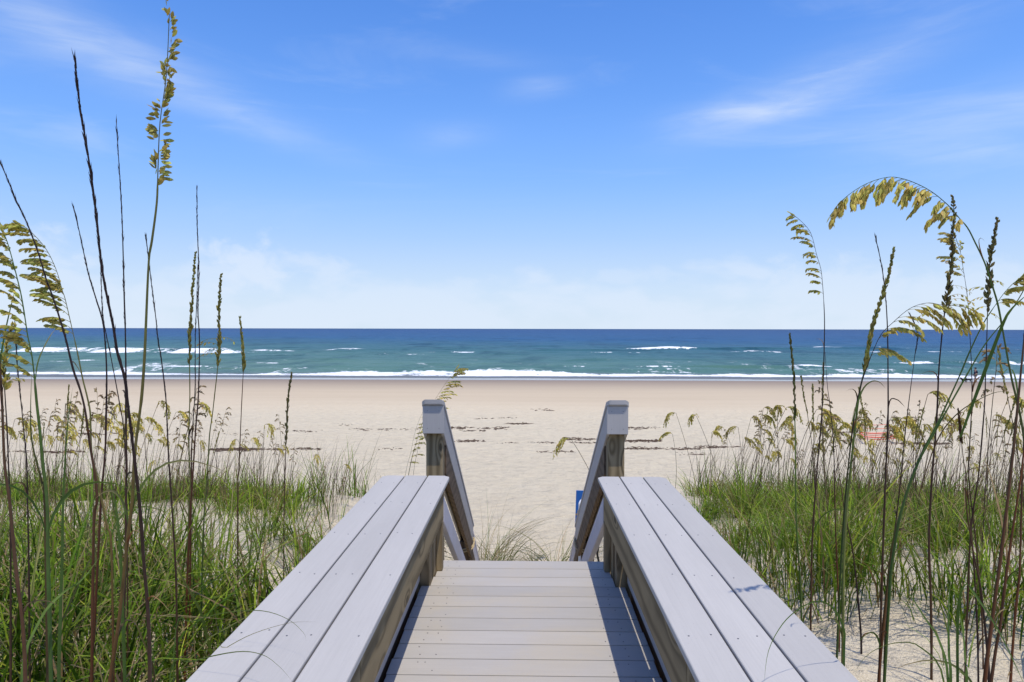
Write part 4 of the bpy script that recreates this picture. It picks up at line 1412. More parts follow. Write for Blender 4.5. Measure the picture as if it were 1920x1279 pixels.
# ------------------------------------------------------------------ sea oats further down the dune
def mid_proto(kind):
    """stem and plume in local space, about 1.25 m tall"""
    H = 1.25
    lean = random.uniform(0.06, 0.50)
    sp = [Vector((lean * (t ** 2) * H * 0.6, 0, t * H)) for t in np.linspace(0, 1, 9)]
    bow = kind in ('plume', 'golden')
    if bow:
        tip = sp[-1]
        for i in range(1, 7):
            t = i / 6
            sp.append(tip + Vector((0.17 * t, 0, 0.05 * math.sin(t * 2.4) - 0.11 * t * t)))
    else:
        sp.append(sp[-1] + Vector((0.03, 0, 0.14)))
    n_ = len(sp)
    rad = [0.0042 * (1 - 0.7 * i / n_) for i in range(n_)]
    V, F = tube_geo(sp, rad, 4)
    K = np.repeat(np.array([lerp3(lerp3(DARK, BROWN, .6), lerp3(DARK, OLIVE, .3), i / n_) for i in range(n_)]), 4, 0)
    K = np.clip(K * random.uniform(0.7, 2.2) + np.array([0.02, 0.02, 0.0]) * random.random(), 0, 1)
    stem = mesh_obj('stem', V, F, STEMM, None, True, K)
    V, F, K = [], [], []
    col = {'plume': GOLD, 'golden': (0.66, 0.55, 0.13), 'spike': OLSEED, 'thin': DRYC}[kind]
    nb = {'plume': 15, 'golden': 22, 'spike': 18, 'thin': 8}[kind]
    hs_ = sp[8:] if bow else sp[7:]
    for i in range(nb):
        p, tg = path_at(hs_, (i + 0.5) / nb)
        if kind in ('spike',):
            for q_ in range(4):
                d_ = (tg + Vector((random.uniform(-.4, .4), random.uniform(-.4, .4), 0))).normalized()
                spikelet(V, F, K, p, d_, 0.026, 0.010, jit(col, .3))
            continue
        d_ = (tg * 0.6 + Vector((random.uniform(-.2, .5), random.uniform(-.7, .7), 0.1))).normalized()
        L_ = random.uniform(0.08, 0.15) if kind != 'thin' else random.uniform(.05, .09)
        steps = 7
        q = Vector(p); d = d_
        for s_ in range(steps):
            d = (d + Vector((0, 0, -0.26))).normalized()
            q2 = q + d * L_ / steps
            tv, tf = tube_geo([q, q2], [0.001, 0.001], 3)
            o_ = len(V)
            V += tv; F += [tuple(x + o_ for x in ff) for ff in tf]; K += [col] * len(tv)
            dd = (d + Vector((random.uniform(-.5, .5), random.uniform(-.5, .5), random.uniform(-.6, 0)))).normalized()
            spikelet(V, F, K, q2, dd, random.uniform(0.028, 0.042), random.uniform(0.012, 0.017), jit(col, .3))
            q = q2
    head = tag(mesh_obj('seed_head', V, F, SEED, None, False, np.array(K)), kind='stuff')
    return stem, head


protos = {}
for kd_ in ('plume', 'golden', 'spike', 'thin'):
    protos[kd_] = [mid_proto(kd_) for _ in range(5)]


def mid_oat(x, y, h, rz, kind, label, group):
    s_, hd = random.choice(protos[kind])
    z = gz(x, y)
    r = empty('dune_sea_oat', (x, y, z - 0.02), rz, label, 'sea oats', group)
    k_ = h * 1.16 / 1.3
    r.scale = (k_, k_, k_)
    r.rotation_euler = (random.gauss(0, 0.09), random.gauss(0, 0.09), rz)
    for src in (s_, hd):
        c_ = src.copy()
        C.objects.link(c_)
        c_.parent = r
    return r


KIND_WORD = {'plume': 'bowed', 'golden': 'full headed', 'spike': 'upright spiked', 'thin': 'sparse'}


def mid_group(npl, boxp, drange, hrange, kinds, label, group, seed):
    """npl oats seen within a span of photo columns, at depths drange"""
    rr = random.Random(seed)
    for i in range(npl):
        px = rr.uniform(*boxp)
        d = rr.uniform(*drange)
        x = unproj(px, 700, d).x
        mid_oat(x, d, rr.uniform(*hrange), rr.gauss(0.1, 0.9), kk := rr.choice(kinds), KIND_WORD[kk] + ' ' + label, group)


mid_group(38, (110, 330), (9.0, 12.3), (0.65, 1.42), ['plume', 'golden', 'golden', 'plume'], 'pale sea oat in the thicket behind the tall left stalks', 'gold oats behind the tall left stalks', 1)
mid_group(24, (-60, 120), (8.0, 12.5), (0.95, 1.30), ['plume', 'thin', 'plume'], 'sea oat on the far dune at the left edge', 'thin oats at the left edge', 2)
mid_group(18, (330, 560), (9.0, 12.5), (0.75, 1.20), ['plume', 'thin', 'golden', 'thin'], 'slender scattered sea oat on the dune left of the left bench', 'scattered oats left of the left bench', 3)
mid_group(7, (560, 790), (8.0, 10.5), (0.55, 0.95), ['plume', 'thin'], 'small sea oat behind the far end of the left bench', 'small oats behind the left bench', 4)
mid_group(52, (1370, 1530), (10.6, 12.8), (0.70, 1.45), ['golden', 'plume', 'golden', 'thin'], 'sea oat in the dense gold clump beyond the right bench', 'dense gold oats beyond the right bench', 5)
mid_group(52, (1520, 1700), (10.4, 12.8), (0.65, 1.42), ['golden', 'plume', 'golden', 'thin'], 'gold sea oat in the clump before the orange taped stakes', 'gold oats before the taped stakes', 6)
mid_group(50, (1690, 1990), (8.6, 12.8), (0.65, 1.45), ['plume', 'thin', 'golden', 'thin', 'spike'], 'brownish sea oat on the dune at the right edge', 'brownish oats at the right edge', 7)
mid_group(16, (-20, 400), (4.6, 8.0), (0.95, 1.45), ['thin', 'spike', 'plume', 'thin'], 'sea oat standing midway between the tall left stalks and far dune', 'oats midway on the left dune', 8)
mid_group(24, (1470, 1950), (4.8, 8.2), (0.95, 1.50), ['thin', 'spike', 'plume', 'thin', 'spike'], 'sea oat standing midway between the near right sand and far dune', 'oats midway on the right dune', 9)
for px, d, h, rz, kd_, lb in ((1262, 11.6, 1.05, 2.9, 'golden', 'single gold oat nearest the right stair rail beyond the right bench'),
                              (1312, 11.4, 1.32, 2.7, 'plume', 'pale oat leaning left alone beyond the right bench, beside a shorter one'),
                              (1338, 11.2, 1.0, 0.4, 'golden', 'short oat drooping right beside the pale left leaning one'),
                              (1358, 11.7, 1.30, 2.0, 'golden', 'gold topped oat at the left end of the dense right clump'),
                              (1152, 12.0, 1.80, 3.1, 'plume', 'oat peeking out left of the right stair post'),
                              (1855, 9.5, 1.45, 0.1, 'golden', 'bright yellow oat plume on the beach skyline near right edge')):
    mid_oat(unproj(px, 700, d).x, d, h, rz, kd_, lb, None)
for lst in protos.values():
    for s_, hd in lst:
        bpy.data.objects.remove(s_); bpy.data.objects.remove(hd)


# ------------------------------------------------------------------ grass
def grass_mesh(name, bx, by, length, width, lean, az_, droop, cols, tipc, mat, dark_base=True):
    """arrays of blades -> one mesh; 5 levels each"""
    n_ = len(bx)
    T = np.array([0, 0.28, 0.55, 0.80, 1.0])
    bz = ground(bx, by) - 0.01
    ca, sa = np.cos(az_), np.sin(az_)
    hor = length[:, None] * (lean[:, None] * T + droop[:, None] * T ** 2.2)
    ver = length[:, None] * (T - 0.55 * droop[:, None] * T ** 2.6)
    X = bx[:, None] + ca[:, None] * hor
    Y = by[:, None] + sa[:, None] * hor
    Z = bz[:, None] + np.maximum(ver, 0.02 * T)
    # never dip into the sand
    wx = -sa + 0.5 * rng.normal(size=n_); wy = ca + 0.5 * rng.normal(size=n_)
    nn = np.sqrt(wx ** 2 + wy ** 2) + 1e-6
    wx, wy = wx / nn, wy / nn
    prof = np.array([0.7, 1.0, 0.85, 0.5, 0.06])
    W = width[:, None] * prof * 0.5
    V = np.empty((n_, 5, 2, 3))
    V[:, :, 0, 0] = X - wx[:, None] * W; V[:, :, 1, 0] = X + wx[:, None] * W
    V[:, :, 0, 1] = Y - wy[:, None] * W; V[:, :, 1, 1] = Y + wy[:, None] * W
    V[:, :, 0, 2] = Z; V[:, :, 1, 2] = Z
    idx = np.arange(n_)[:, None] * 10 + np.arange(4)[None, :] * 2
    Q = np.stack([idx, idx + 1, idx + 3, idx + 2], -1).reshape(-1, 4)
    Ccol = cols[:, None, :] * (1 - T[None, :, None] ** 1.6) + tipc[:, None, :] * T[None, :, None] ** 1.6
    CC = np.repeat(Ccol[:, :, None, :], 2, 2).reshape(-1, 3)
    return fast_obj(name, V.reshape(-1, 3), Q, np.zeros((0, 3), np.int32), mat, CC)


def clumps(n_c, xr, yr, keep, per, spread, lrange, wrange, droopr, palette, name, label, shapes=None):
    cx = rng.uniform(xr[0], xr[1], n_c * 3); cy = rng.uniform(yr[0], yr[1], n_c * 3)
    kp = rng.random(n_c * 3) < keep(cx, cy)
    cx, cy = cx[kp][:n_c], cy[kp][:n_c]
    k_ = rng.integers(per[0], per[1], len(cx))
    bx = np.repeat(cx, k_); by = np.repeat(cy, k_)
    size = np.repeat(rng.uniform(0.65, 1.15, len(cx)), k_)
    tone = np.repeat(rng.uniform(0, 1, len(cx)), k_)
    n_ = len(bx)
    r_ = np.abs(rng.normal(0, spread, n_)); th = rng.uniform(0, 2 * np.pi, n_)
    bx = bx + np.cos(th) * r_; by = by + np.sin(th) * r_
    az_ = th + rng.normal(0, 0.6, n_)
    # never through the boards
    okk = ~((np.abs(bx) < 0.99) & (by < 4.45)) & ~((np.abs(bx) < 0.62) & (by < 9.3))
    hor = 0.9 * lrange[1]
    bx, by, az_, size, tone = bx[okk], by[okk], az_[okk], size[okk], tone[okk]
    n_ = len(bx)
    toward = (np.abs(bx) < 0.97 + 0.55) & (by < 4.6)
    az_ = np.where(toward & (np.sign(np.cos(az_)) != np.sign(bx)), np.pi - az_, az_)
    L_ = rng.uniform(lrange[0], lrange[1], n_) * size
    wd = rng.uniform(wrange[0], wrange[1], n_)
    lean = np.abs(rng.normal(0.16, 0.14, n_))
    droop = rng.uniform(droopr[0], droopr[1], n_)
    pal = np.array(palette)
    ci = np.clip((tone * 0.5 + rng.random(n_) * 0.5) * len(pal), 0, len(pal) - 1).astype(int)
    cols = pal[ci] * rng.uniform(0.35, 1.2, (n_, 1)) * np.array([0.90, 1.0, 0.48])
    tips = np.where(rng.random((n_, 1)) < 0.25, np.array(DRYC) * rng.uniform(.6, 1.1, (n_, 1)), cols * np.array([1.7, 1.5, 1.1]))
    dead = rng.random(n_) < 0.12
    cols[dead] = np.array([0.26, 0.155, 0.07]) * rng.uniform(0.3, 1.1, (dead.sum(), 1))
    tips[dead] = np.array(DRYC)
    o = grass_mesh(name, bx, by, L_, wd, lean, az_, droop, cols, tips, LEAF)
    tag(o, label, 'grass', kind='stuff')
    return o


PAL_DARK = [(0.050, 0.100, 0.020), (0.085, 0.150, 0.028), (0.135, 0.205, 0.036), (0.20, 0.26, 0.05), (0.27, 0.29, 0.075)]
PAL_MID = [(0.075, 0.140, 0.024), (0.125, 0.205, 0.034), (0.175, 0.255, 0.045), (0.25, 0.29, 0.07)]
PAL_DUNE = [(0.070, 0.140, 0.022), (0.125, 0.215, 0.032), (0.185, 0.275, 0.042), (0.31, 0.33, 0.075)]


def patch(x, y, s=0.5, seed=91, lo=-0.15, hi=0.25):
    return np.clip((fbm(x * s, y * s, seed, 3) - lo) / (hi - lo), 0, 1)


# left: thick near growth
clumps(360, (-5.6, -1.15), (1.9, 4.7), lambda x, y: (x < -0.97 - 0.22) * (0.25 + 0.75 * patch(x, y, 0.9, 91)), (12, 28), 0.12, (0.40, 1.0), (0.006, 0.016), (0.05, 0.95), PAL_DARK,
       'dune_grass', 'thick dark green grass on the near left dune')
clumps(105, (-7.5, -1.3), (4.6, 8.8), lambda x, y: 0.05 + 0.95 * patch(x, y, 0.8, 95, -0.02, 0.22), (9, 26), 0.12, (0.30, 0.90), (0.006, 0.013), (0.05, 0.85), PAL_DARK,
       'dune_grass', 'patchy green grass with bare sand on the middle left dune')
clumps(300, (-13.5, -1.7), (9.3, 13.0), lambda x, y: (x < -2.3 - 0.3 * (y - 10)) * (0.03 + 0.97 * patch(x, y, 0.5, 99, -0.06, 0.14)), (20, 42), 0.20, (0.22, 0.62), (0.008, 0.015), (0.15, 0.95), PAL_DUNE,
       'dune_grass', 'bright green grass along the far rim of the left dune')
# right
clumps(52, (1.25, 3.8), (4.1, 6.2), lambda x, y: (x < 2.2 + 0.5 * (y - 4.4)) * (0.2 + 0.8 * patch(x, y, 1.2, 131)), (7, 20), 0.10, (0.45, 1.05), (0.006, 0.014), (0.05, 0.8), PAL_DARK,
       'dune_grass', 'tall dark green grass along the outer edge of the right bench')
clumps(84, (2.0, 6.4), (4.4, 7.0), lambda x, y: 0.06 + 0.94 * patch(x, y, 1.0, 103, -0.02, 0.25), (8, 24), 0.11, (0.32, 0.95), (0.006, 0.014), (0.05, 0.85), PAL_DARK,
       'dune_grass', 'green grass behind the bare near sand on right')
clumps(40, (2.3, 4.6), (3.5, 4.9), lambda x, y: (x > 2.2 + 0.25 * (4.9 - y)) * (0.15 + 0.85 * patch(x, y, 1.2, 151)), (7, 20), 0.10, (0.35, 0.95), (0.006, 0.013), (0.05, 0.9), PAL_DARK,
       'dune_grass', 'loose green clumps on the near right sand below the tall stalks')
clumps(16, (1.9, 3.6), (2.3, 4.3), lambda x, y: 0.6 + 0 * x, (4, 9), 0.08, (0.35, 0.75), (0.004, 0.009), (0.3, 1.0), PAL_MID,
       'dune_grass', 'few thin blades on the bare near sand on right')
clumps(95, (1.9, 9.0), (6.6, 9.6), lambda x, y: 0.03 + 0.97 * patch(x, y, 0.8, 107, 0.02, 0.22), (10, 30), 0.14, (0.22, 0.70), (0.006, 0.012), (0.10, 0.9), PAL_MID,
       'dune_grass', 'patchy grass with bare sand on the middle right dune')
clumps(300, (2.2, 13.5), (9.4, 13.0), lambda x, y: (x > 2.5 + 0.2 * (y - 10)) * (0.03 + 0.97 * patch(x, y, 0.5, 111, -0.06, 0.14)), (20, 44), 0.20, (0.22, 0.62), (0.008, 0.015), (0.15, 0.95), PAL_DUNE,
       'dune_grass', 'bright green grass mounds along the far rim of the right dune')
clumps(38, (1.75, 3.6), (7.2, 10.4), lambda x, y: (x > 1.8) * (y > 6.2 + 0.7 * (x - 1.8)), (28, 54), 0.20, (0.24, 0.60), (0.006, 0.011), (0.2, 0.95), PAL_DUNE,
       'dune_grass', 'bright grass mound beside the far end of the right bench')


clumps(60, (-11, -2.4), (8.6, 12.8), lambda x, y: 0.2 + 0.8 * patch(x, y, 0.7, 141), (4, 12), 0.16, (0.6, 1.1), (0.008, 0.014), (0.05, 0.6), PAL_MID,
       'dune_grass', 'tall ragged blades standing out of the left dune rim')
clumps(80, (2.9, 11), (8.2, 12.8), lambda x, y: 0.2 + 0.8 * patch(x, y, 0.7, 143), (4, 12), 0.16, (0.6, 1.1), (0.008, 0.014), (0.05, 0.6), PAL_MID,
       'dune_grass', 'tall ragged blades standing out of the right dune rim')


# thin dark dry stems standing among the dune oats
def dry_stems(n_, xr, yr, keep, name, label):
    cx = rng.uniform(xr[0], xr[1], n_ * 3); cy = rng.uniform(yr[0], yr[1], n_ * 3)
    kp = rng.random(n_ * 3) < keep(cx, cy)
    cx, cy = cx[kp][:n_], cy[kp][:n_]
    m_ = len(cx)
    pick = rng.random((m_, 1))
    cols = np.where(pick < 0.5, np.array([BROWN]), np.where(pick < 0.75, np.array([OLIVE]), np.array([DRYC]) * 0.7)) * rng.uniform(0.5, 1.3, (m_, 1))
    tips = np.where(pick < 0.6, np.array([DARK]) * 1.5, np.array([DRYC]) * 0.8) * rng.uniform(0.7, 1.5, (m_, 1))
    o = grass_mesh(name, cx, cy, rng.uniform(0.5, 1.30, m_), rng.uniform(0.006, 0.010, m_), np.abs(rng.normal(0.08, 0.12, m_)), rng.normal(0.0, 0.9, m_), rng.uniform(0, 0.35, m_), cols, tips, STEMM)
    tag(o, label, 'grass', kind='stuff')


dry_stems(760, (-12, -2.6), (8.5, 12.6), lambda x, y: 0.2 + 0.8 * patch(x, y, 0.6, 121), 'dry_stems', 'thin dark dry stems among the oats on the left dune rim')
dry_stems(1250, (2.9, 12), (8.5, 12.8), lambda x, y: 0.2 + 0.8 * patch(x, y, 0.6, 123), 'dry_stems', 'thin dark dry stems among the oats on the right dune rim')


# tufts one can pick out round the foot of the stairs
def tuft(px, py, n_, L_, spread, label, pal, droop=(0.2, 0.9), w_=0.008, d=None):
    p = hit_ground(px, py) if d is None else unproj(px, py, d)
    p.z = gz(p.x, p.y)
    root = empty('grass_tuft', p, 0, label, 'grass tuft')
    V, F, K = [], [], []
    for i in range(n_):
        a_ = random.uniform(0, 6.283)
        ln = L_ * random.uniform(.45, 1.1)
        s0 = Vector((math.cos(a_), math.sin(a_), 0)) * abs(random.gauss(0, spread))
        dr, le = random.uniform(*droop), random.uniform(.05, .45)
        a_ += random.gauss(0, .5)
        o_ = Vector((math.cos(a_), math.sin(a_), 0))
        lp = [s0 + o_ * ln * (le * u_ + dr * u_ ** 2.2) + Vector((0, 0, ln * (u_ - 0.55 * dr * u_ ** 2.6))) for u_ in np.linspace(0, 1, 7)]
        v_, f_ = ribbon(lp, w_ * random.uniform(.6, 1.2), 0.2)
        b0 = len(V)
        V += v_; F += [tuple(x + b0 for x in ff) for ff in f_]
        c0 = jit(random.choice(pal), .25); c1 = jit(random.choice((c0, c0, DRYC)), .1)
        for q in range(7):
            K += [lerp3(c0, c1, q / 6)] * 3
    mesh_obj('leaves', V, F, LEAF, root, True, np.array(K))
    return root


TP = [GREEN, BRIGHT, (0.06, 0.09, 0.025), YELL, DRYC]
tuft(905, 1062, 130, 1.5, 0.20, 'bushy grass tuft at the foot of the left stair rail', TP, d=11.4)
tuft(938, 1062, 60, 1.1, 0.16, 'smaller tuft right of the bushy one below the deck end', TP, d=11.6)
tuft(1042, 1068, 80, 1.4, 0.18, 'thin arching grass tuft left of the right stair rail', TP, (0.5, 1.1), d=11.3)
tuft(1000, 1062, 24, 0.6, 0.12, 'sparse tuft midway between the stair rails', TP, d=12.2)
tuft(842, 1050, 60, 0.8, 0.15, 'dark green tuft seen through the gap under the left rail', [GREEN, BRIGHT], d=8.4)
tuft(1128, 1050, 60, 0.85, 0.15, 'green tuft seen through the gap under the right rail', [GREEN, BRIGHT, YELL], d=8.4)
tuft(700, 930, 26, 0.55, 0.10, 'upright tuft above the outer edge of left bench near its end', TP, (0.0, .5), d=7.2)

# leafy ground plants with small round leaves
def creeper(px, py, n_, rad, label):
    p = hit_ground(px, py)
    p.z = gz(p.x, p.y)
    root = empty('creeping_plant', p, 0, label, 'plant')
    for i in range(n_):
        a_, r_ = random.uniform(0, 6.28), rad * math.sqrt(random.random())
        q = Vector((math.cos(a_) * r_, math.sin(a_) * r_, 0))
        q.z = gz(p.x + q.x, p.y + q.y) - p.z + random.uniform(0.03, 0.16)
        L_ = random.uniform(0.035, 0.06)
        d_ = Vector((random.uniform(-1, 1), random.uniform(-1, 1), random.uniform(-.2, .6))).normalized()
        s_ = d_.cross(Vector((random.uniform(-.4, .4), random.uniform(-.4, .4), 1))).normalized()
        m_ = d_.cross(s_)
        V = [q, q + d_ * L_ * .3 + s_ * L_ * .36, q + d_ * L_ * .7 + s_ * L_ * .33, q + d_ * L_, q + d_ * L_ * .7 - s_ * L_ * .33, q + d_ * L_ * .3 - s_ * L_ * .36, q + d_ * L_ * .5 + m_ * L_ * .1,
             Vector((q.x * .6, q.y * .6, gz(p.x + q.x * .6, p.y + q.y * .6) - p.z - 0.01))]
        F = [(0, 1, 6), (1, 2, 6), (2, 3, 6), (3, 4, 6), (4, 5, 6), (5, 0, 6), (0, 7, 1)]
        c_ = jit(random.choice(((0.13, 0.21, 0.035), (0.17, 0.24, 0.04), (0.09, 0.16, 0.03))), .2)
        mesh_obj('leaf', V, F, LEAF, root, False, np.array([c_] * 8))


creeper(575, 1045, 60, 0.42, 'low round leaved plant by the outer edge of left bench')
creeper(1450, 1030, 22, 0.25, 'small round leaved plant on the sand beside the right bench')

# ------------------------------------------------------------------ wrack on the beach
WRACK = plain('seaweed', (0.075, 0.048, 0.032), 0.9, 0.15, 0, 0.5, 25)
V, F = [], []
rw = random.Random(5)
ROWS = [(20, 150, 848, 60), (150, 300, 812, 30), (290, 480, 815, 26), (405, 530, 843, 110), (455, 590, 842, 45), (560, 625, 810, 26), (640, 800, 806, 50), (640, 700, 797, 10), (850, 900, 827, 60), (855, 960, 802, 45),
        (890, 990, 795, 25), (870, 900, 808, 10), (1010, 1110, 831, 26), (1015, 1080, 847, 28), (1065, 1125, 824, 40), (1165, 1250, 803, 55), (1168, 1230, 827, 80), (1172, 1330, 842, 150), (1320, 1380, 838, 60), (1250, 1330, 850, 16),
        (1680, 1770, 832, 70), (970, 1050, 768, 8), (900, 960, 784, 10), (1500, 1640, 812, 20), (940, 1010, 830, 14), (690, 760, 842, 10)]
for x0_, x1_, y_, nn_ in ROWS:
    cl_ = [(rw.uniform(x0_, x1_), rw.gauss(y_, 0.8)) for _ in range(max(2, nn_ // 10))]
    for i in range(int(nn_ * 1.9)):
        c0 = rw.choice(cl_)
        px = min(x1_ + 8, max(x0_ - 8, rw.gauss(c0[0], 12)))
        p = hit_ground(px, rw.gauss(c0[1], 1.0))
        a_ = rw.gauss(0, 0.5)
        ln, wd = rw.uniform(0.06, 0.50), rw.uniform(0.03, 0.26)
        h_ = rw.uniform(0.008, 0.035)
        o_ = len(V)
        ca, sa = math.cos(a_), math.sin(a_)
        ring = []
        for k_ in range(7):
            th = k_ / 7 * 6.283
            rr_ = rw.uniform(.6, 1.15)
            u_, v_ = math.cos(th) * ln / 2 * rr_, math.sin(th) * wd / 2 * rr_
            X_, Y_ = p.x + u_ * ca - v_ * sa, p.y + u_ * sa + v_ * ca
            V.append(Vector((X_, Y_, p.z - 0.01)))
        V.append(Vector((p.x, p.y, p.z + h_)))
        for k_ in range(7):
            F.append((o_ + k_, o_ + (k_ + 1) % 7, o_ + 7))
o = mesh_obj('seaweed_wrack', V, F, WRACK)
tag(o, 'dark brown seaweed scraps in broken lines across the dry beach', 'seaweed', kind='stuff')


# ------------------------------------------------------------------ rope, pipe, blue panel
def rope_loop(xc, y, zc, wx_, hz_, label, side):
    root = empty('rope', (xc, y, zc - hz_), 0, label, 'rope')
    for r_i in range(2):
        pts = []
        for i in range(29):
            a_ = i / 28 * 6.2832
            # rounded rectangle round the rail, front tilted
            ex, ez = math.copysign(abs(math.cos(a_)) ** 0.5, math.cos(a_)), math.copysign(abs(math.sin(a_)) ** 0.5, math.sin(a_))
            pts.append(Vector((ex * wx_, ez * hz_ * 0.95 + 0.03 * r_i, 0.035 * math.sin(a_) - ex * side * 0.03 + r_i * 0.022 + hz_)))
        tube('strand', pts, [0.011] * len(pts), ROPE, root, 6)
    return root


zr = 0.815 - (8.86 - 5.70) * 0.588 - 0.36
rope_loop(-0.752, 8.93, zr, 0.105, 0.115, 'tan rope tied round the left stair rail post', -1)
rope_loop(0.785, 8.93, zr, 0.105, 0.115, 'tan rope tied round the right stair rail post', 1)

bp = unproj(1106, 945, 9.6)
pr = empty('blue_sign_panel', (bp.x + 0.02, 9.6, gz(bp.x, 9.6)), 0, 'square blue panel on a post behind the right stair rail', 'sign')
bm = beveled_box(0.44, 0.02, 0.46, 0.006, 2)
pn = bm_obj('panel', bm, BLUE, pr, (0, 0, unproj(1106, 921, 9.6).z - 0.23 - pr.location.z), (R(-4), R(2), 0))
board('post', bp.x - 0.025, bp.x + 0.065, 9.62, 9.70, gz(bp.x, 9.6) - 0.3, unproj(1106, 928, 9.6).z, PINE_DARK, pr, 0.004)

pp = unproj(1085, 968, 8.78)
pipe = empty('shower_pipe', (pp.x, 8.78, gz(pp.x, 8.78)), 0, 'white pipe elbow with brass tap on the right stair rail', 'pipe')
bs = Vector(pipe.location)
e0 = unproj(1087, 960, 8.78)
e1 = unproj(1088, 944, 8.78)
tube('elbow', catmull([e0, e0.lerp(e1, .6), e1, e1 + Vector((0.03, 0.02, 0.035)), e1 + Vector((0.09, 0.03, 0.035))], 5), [0.022] * 21, WHITE_PVC, pipe, 10, bs)
tube('coupling', [e0 + Vector((0, 0, -0.055)), e0 + Vector((0, 0, -0.05)), e0 + Vector((0, 0, 0.02)), e0 + Vector((0, 0, 0.025))], [0.02, 0.032, 0.032, 0.02], BRASS, pipe, 10, bs)
tube('tap_handle', [e0 + Vector((-0.05, -0.01, -0.03)), e0 + Vector((-0.02, -0.005, -0.03)), e0 + Vector((0.0, 0, -0.03))], [0.013, 0.008, 0.008], BRASS, pipe, 8, bs)
tube('riser', [Vector((e0.x, e0.y, bs.z - 0.2)), Vector((e0.x, e0.y, e0.z - 0.05))], [0.017, 0.017], WHITE_PVC, pipe, 8, bs)
hz0 = unproj(1120, 1025, 8.6)
hs0 = empty('hose', (hz0.x, 8.6, gz(hz0.x, 8.6)), 0, 'black hose hanging under the right stair rail', 'hose')
hp = [unproj(1121, 1020, 8.6), unproj(1120, 1040, 8.6), unproj(1123, 1060, 8.6), Vector((hz0.x + 0.05, 8.62, gz(hz0.x, 8.6) + 0.2)), Vector((hz0.x + 0.08, 8.6, gz(hz0.x, 8.6)))]
hp = [Vector((hp[0].x - 0.08, 8.75, hp[0].z + 0.12))] + hp
hpc = catmull(hp, 4)
tube('hose_tube', hpc, [0.014] * len(hpc), BLACK_HOSE, hs0, 8, Vector(hs0.location))

# ------------------------------------------------------------------ taped nest stakes on the beach
nb_ = hit_ground(1650, 832)
ns = empty('nest_marker', (nb_.x, nb_.y, gz(nb_.x, nb_.y)), 0, 'square of stakes with orange tape and a yellow sign on the beach', 'nest marker')
D_ = nb_.y
cor = []
for px, dd in ((1622, D_ - 0.1), (1681, D_ + 0.0), (1666, D_ + 1.5), (1612, D_ + 1.4)):
    q = unproj(px, 800, dd)
    cor.append((q.x, dd))
tops = []
for x_, y_ in cor:
    z0_ = gz(x_, y_)
    bm = beveled_box(0.045, 0.02, 0.95, 0.004)
    bm_obj('stake', bm, STAKE, ns, (x_ - nb_.x, y_ - nb_.y, z0_ - ns.location.z + 0.275), (R(random.uniform(-3, 3)), R(random.uniform(-3, 3)), 0))
    tops.append(Vector((x_, y_, z0_)))
for hgt, rr_ in ((0.66, 0.010), (0.30, 0.024), (0.22, 0.016)):
    for i in range(4):
        a_, b_ = tops[i] + Vector((0, -0.02, hgt)), tops[(i + 1) % 4] + Vector((0, -0.02, hgt))
        m_ = (a_ + b_) / 2 + Vector((0, 0, -0.03))
        pts = catmull([a_, m_, b_], 4)
        tube('tape', pts, [rr_] * len(pts), ORANGE, ns, 4, Vector(ns.location))
sp_ = tops[1] + Vector((0, -0.035, 0.56))
bm = beveled_box(0.17, 0.008, 0.28, 0.003)
bm_obj('sign_plate', bm, YELLOW, ns, sp_ - Vector(ns.location), (0, R(4), R(25)))


# ------------------------------------------------------------------ person with two dogs at the waterline
SKIN = plain('skin', (0.40, 0.24, 0.16), 0.55, 0.3)
SHIRT = plain('navy_shirt', (0.030, 0.030, 0.060), 0.85, 0.15)
SHORTS = plain('tan_shorts', (0.34, 0.26, 0.18), 0.85, 0.15)
HAIR = plain('dark_hair', (0.03, 0.022, 0.018), 0.6, 0.3)
FUR = plain('black_fur', (0.018, 0.017, 0.018), 0.8, 0.2)
LEAD = plain('dog_lead', (0.03, 0.03, 0.03), 0.7, 0.2)

pf = unproj(1828, 713, 79.0)
per = empty('person', (pf.x, pf.y, gz(pf.x, pf.y)), 0, 'person in dark top and tan shorts holding two dog leads by the surf', 'person')
# facing left (-x), leaning back a little, near arm stretched to the leads
bv = [(0.02, 0, 0.88), (0.05, 0, 1.10), (0.06, 0, 1.34), (0.03, 0, 1.46), (0.00, 0, 1.58), (-0.02, 0, 1.66),   # 0-5 spine, neck, head
      (0.05, -0.09, 0.84), (-0.10, -0.10, 0.48), (-0.14, -0.10, 0.08), (-0.27, -0.10, 0.03),                  # 6-9 near leg
      (0.06, 0.09, 0.84), (0.16, 0.10, 0.46), (0.28, 0.10, 0.08), (0.17, 0.10, 0.03),                          # 10-13 far leg
      (0.05, -0.19, 1.38), (0.13, -0.24, 1.12), (-0.08, -0.23, 0.98), (-0.17, -0.22, 0.97),                    # 14-17 near arm
      (0.05, 0.19, 1.38), (0.22, 0.24, 1.15), (0.30, 0.22, 0.92), (0.31, 0.22, 0.83)]                          # 18-21 far arm
be = [(0, 1), (1, 2), (2, 3), (3, 4), (4, 5), (0, 6), (6, 7), (7, 8), (8, 9), (0, 10), (10, 11), (11, 12), (12, 13),
      (2, 14), (14, 15), (15, 16), (16, 17), (2, 18), (18, 19), (19, 20), (20, 21)]
br = [0.15, 0.14, 0.14, 0.06, 0.085, 0.075, 0.09, 0.06, 0.042, 0.035, 0.09, 0.06, 0.042, 0.035, 0.058, 0.045, 0.034, 0.032, 0.058, 0.045, 0.034, 0.032]


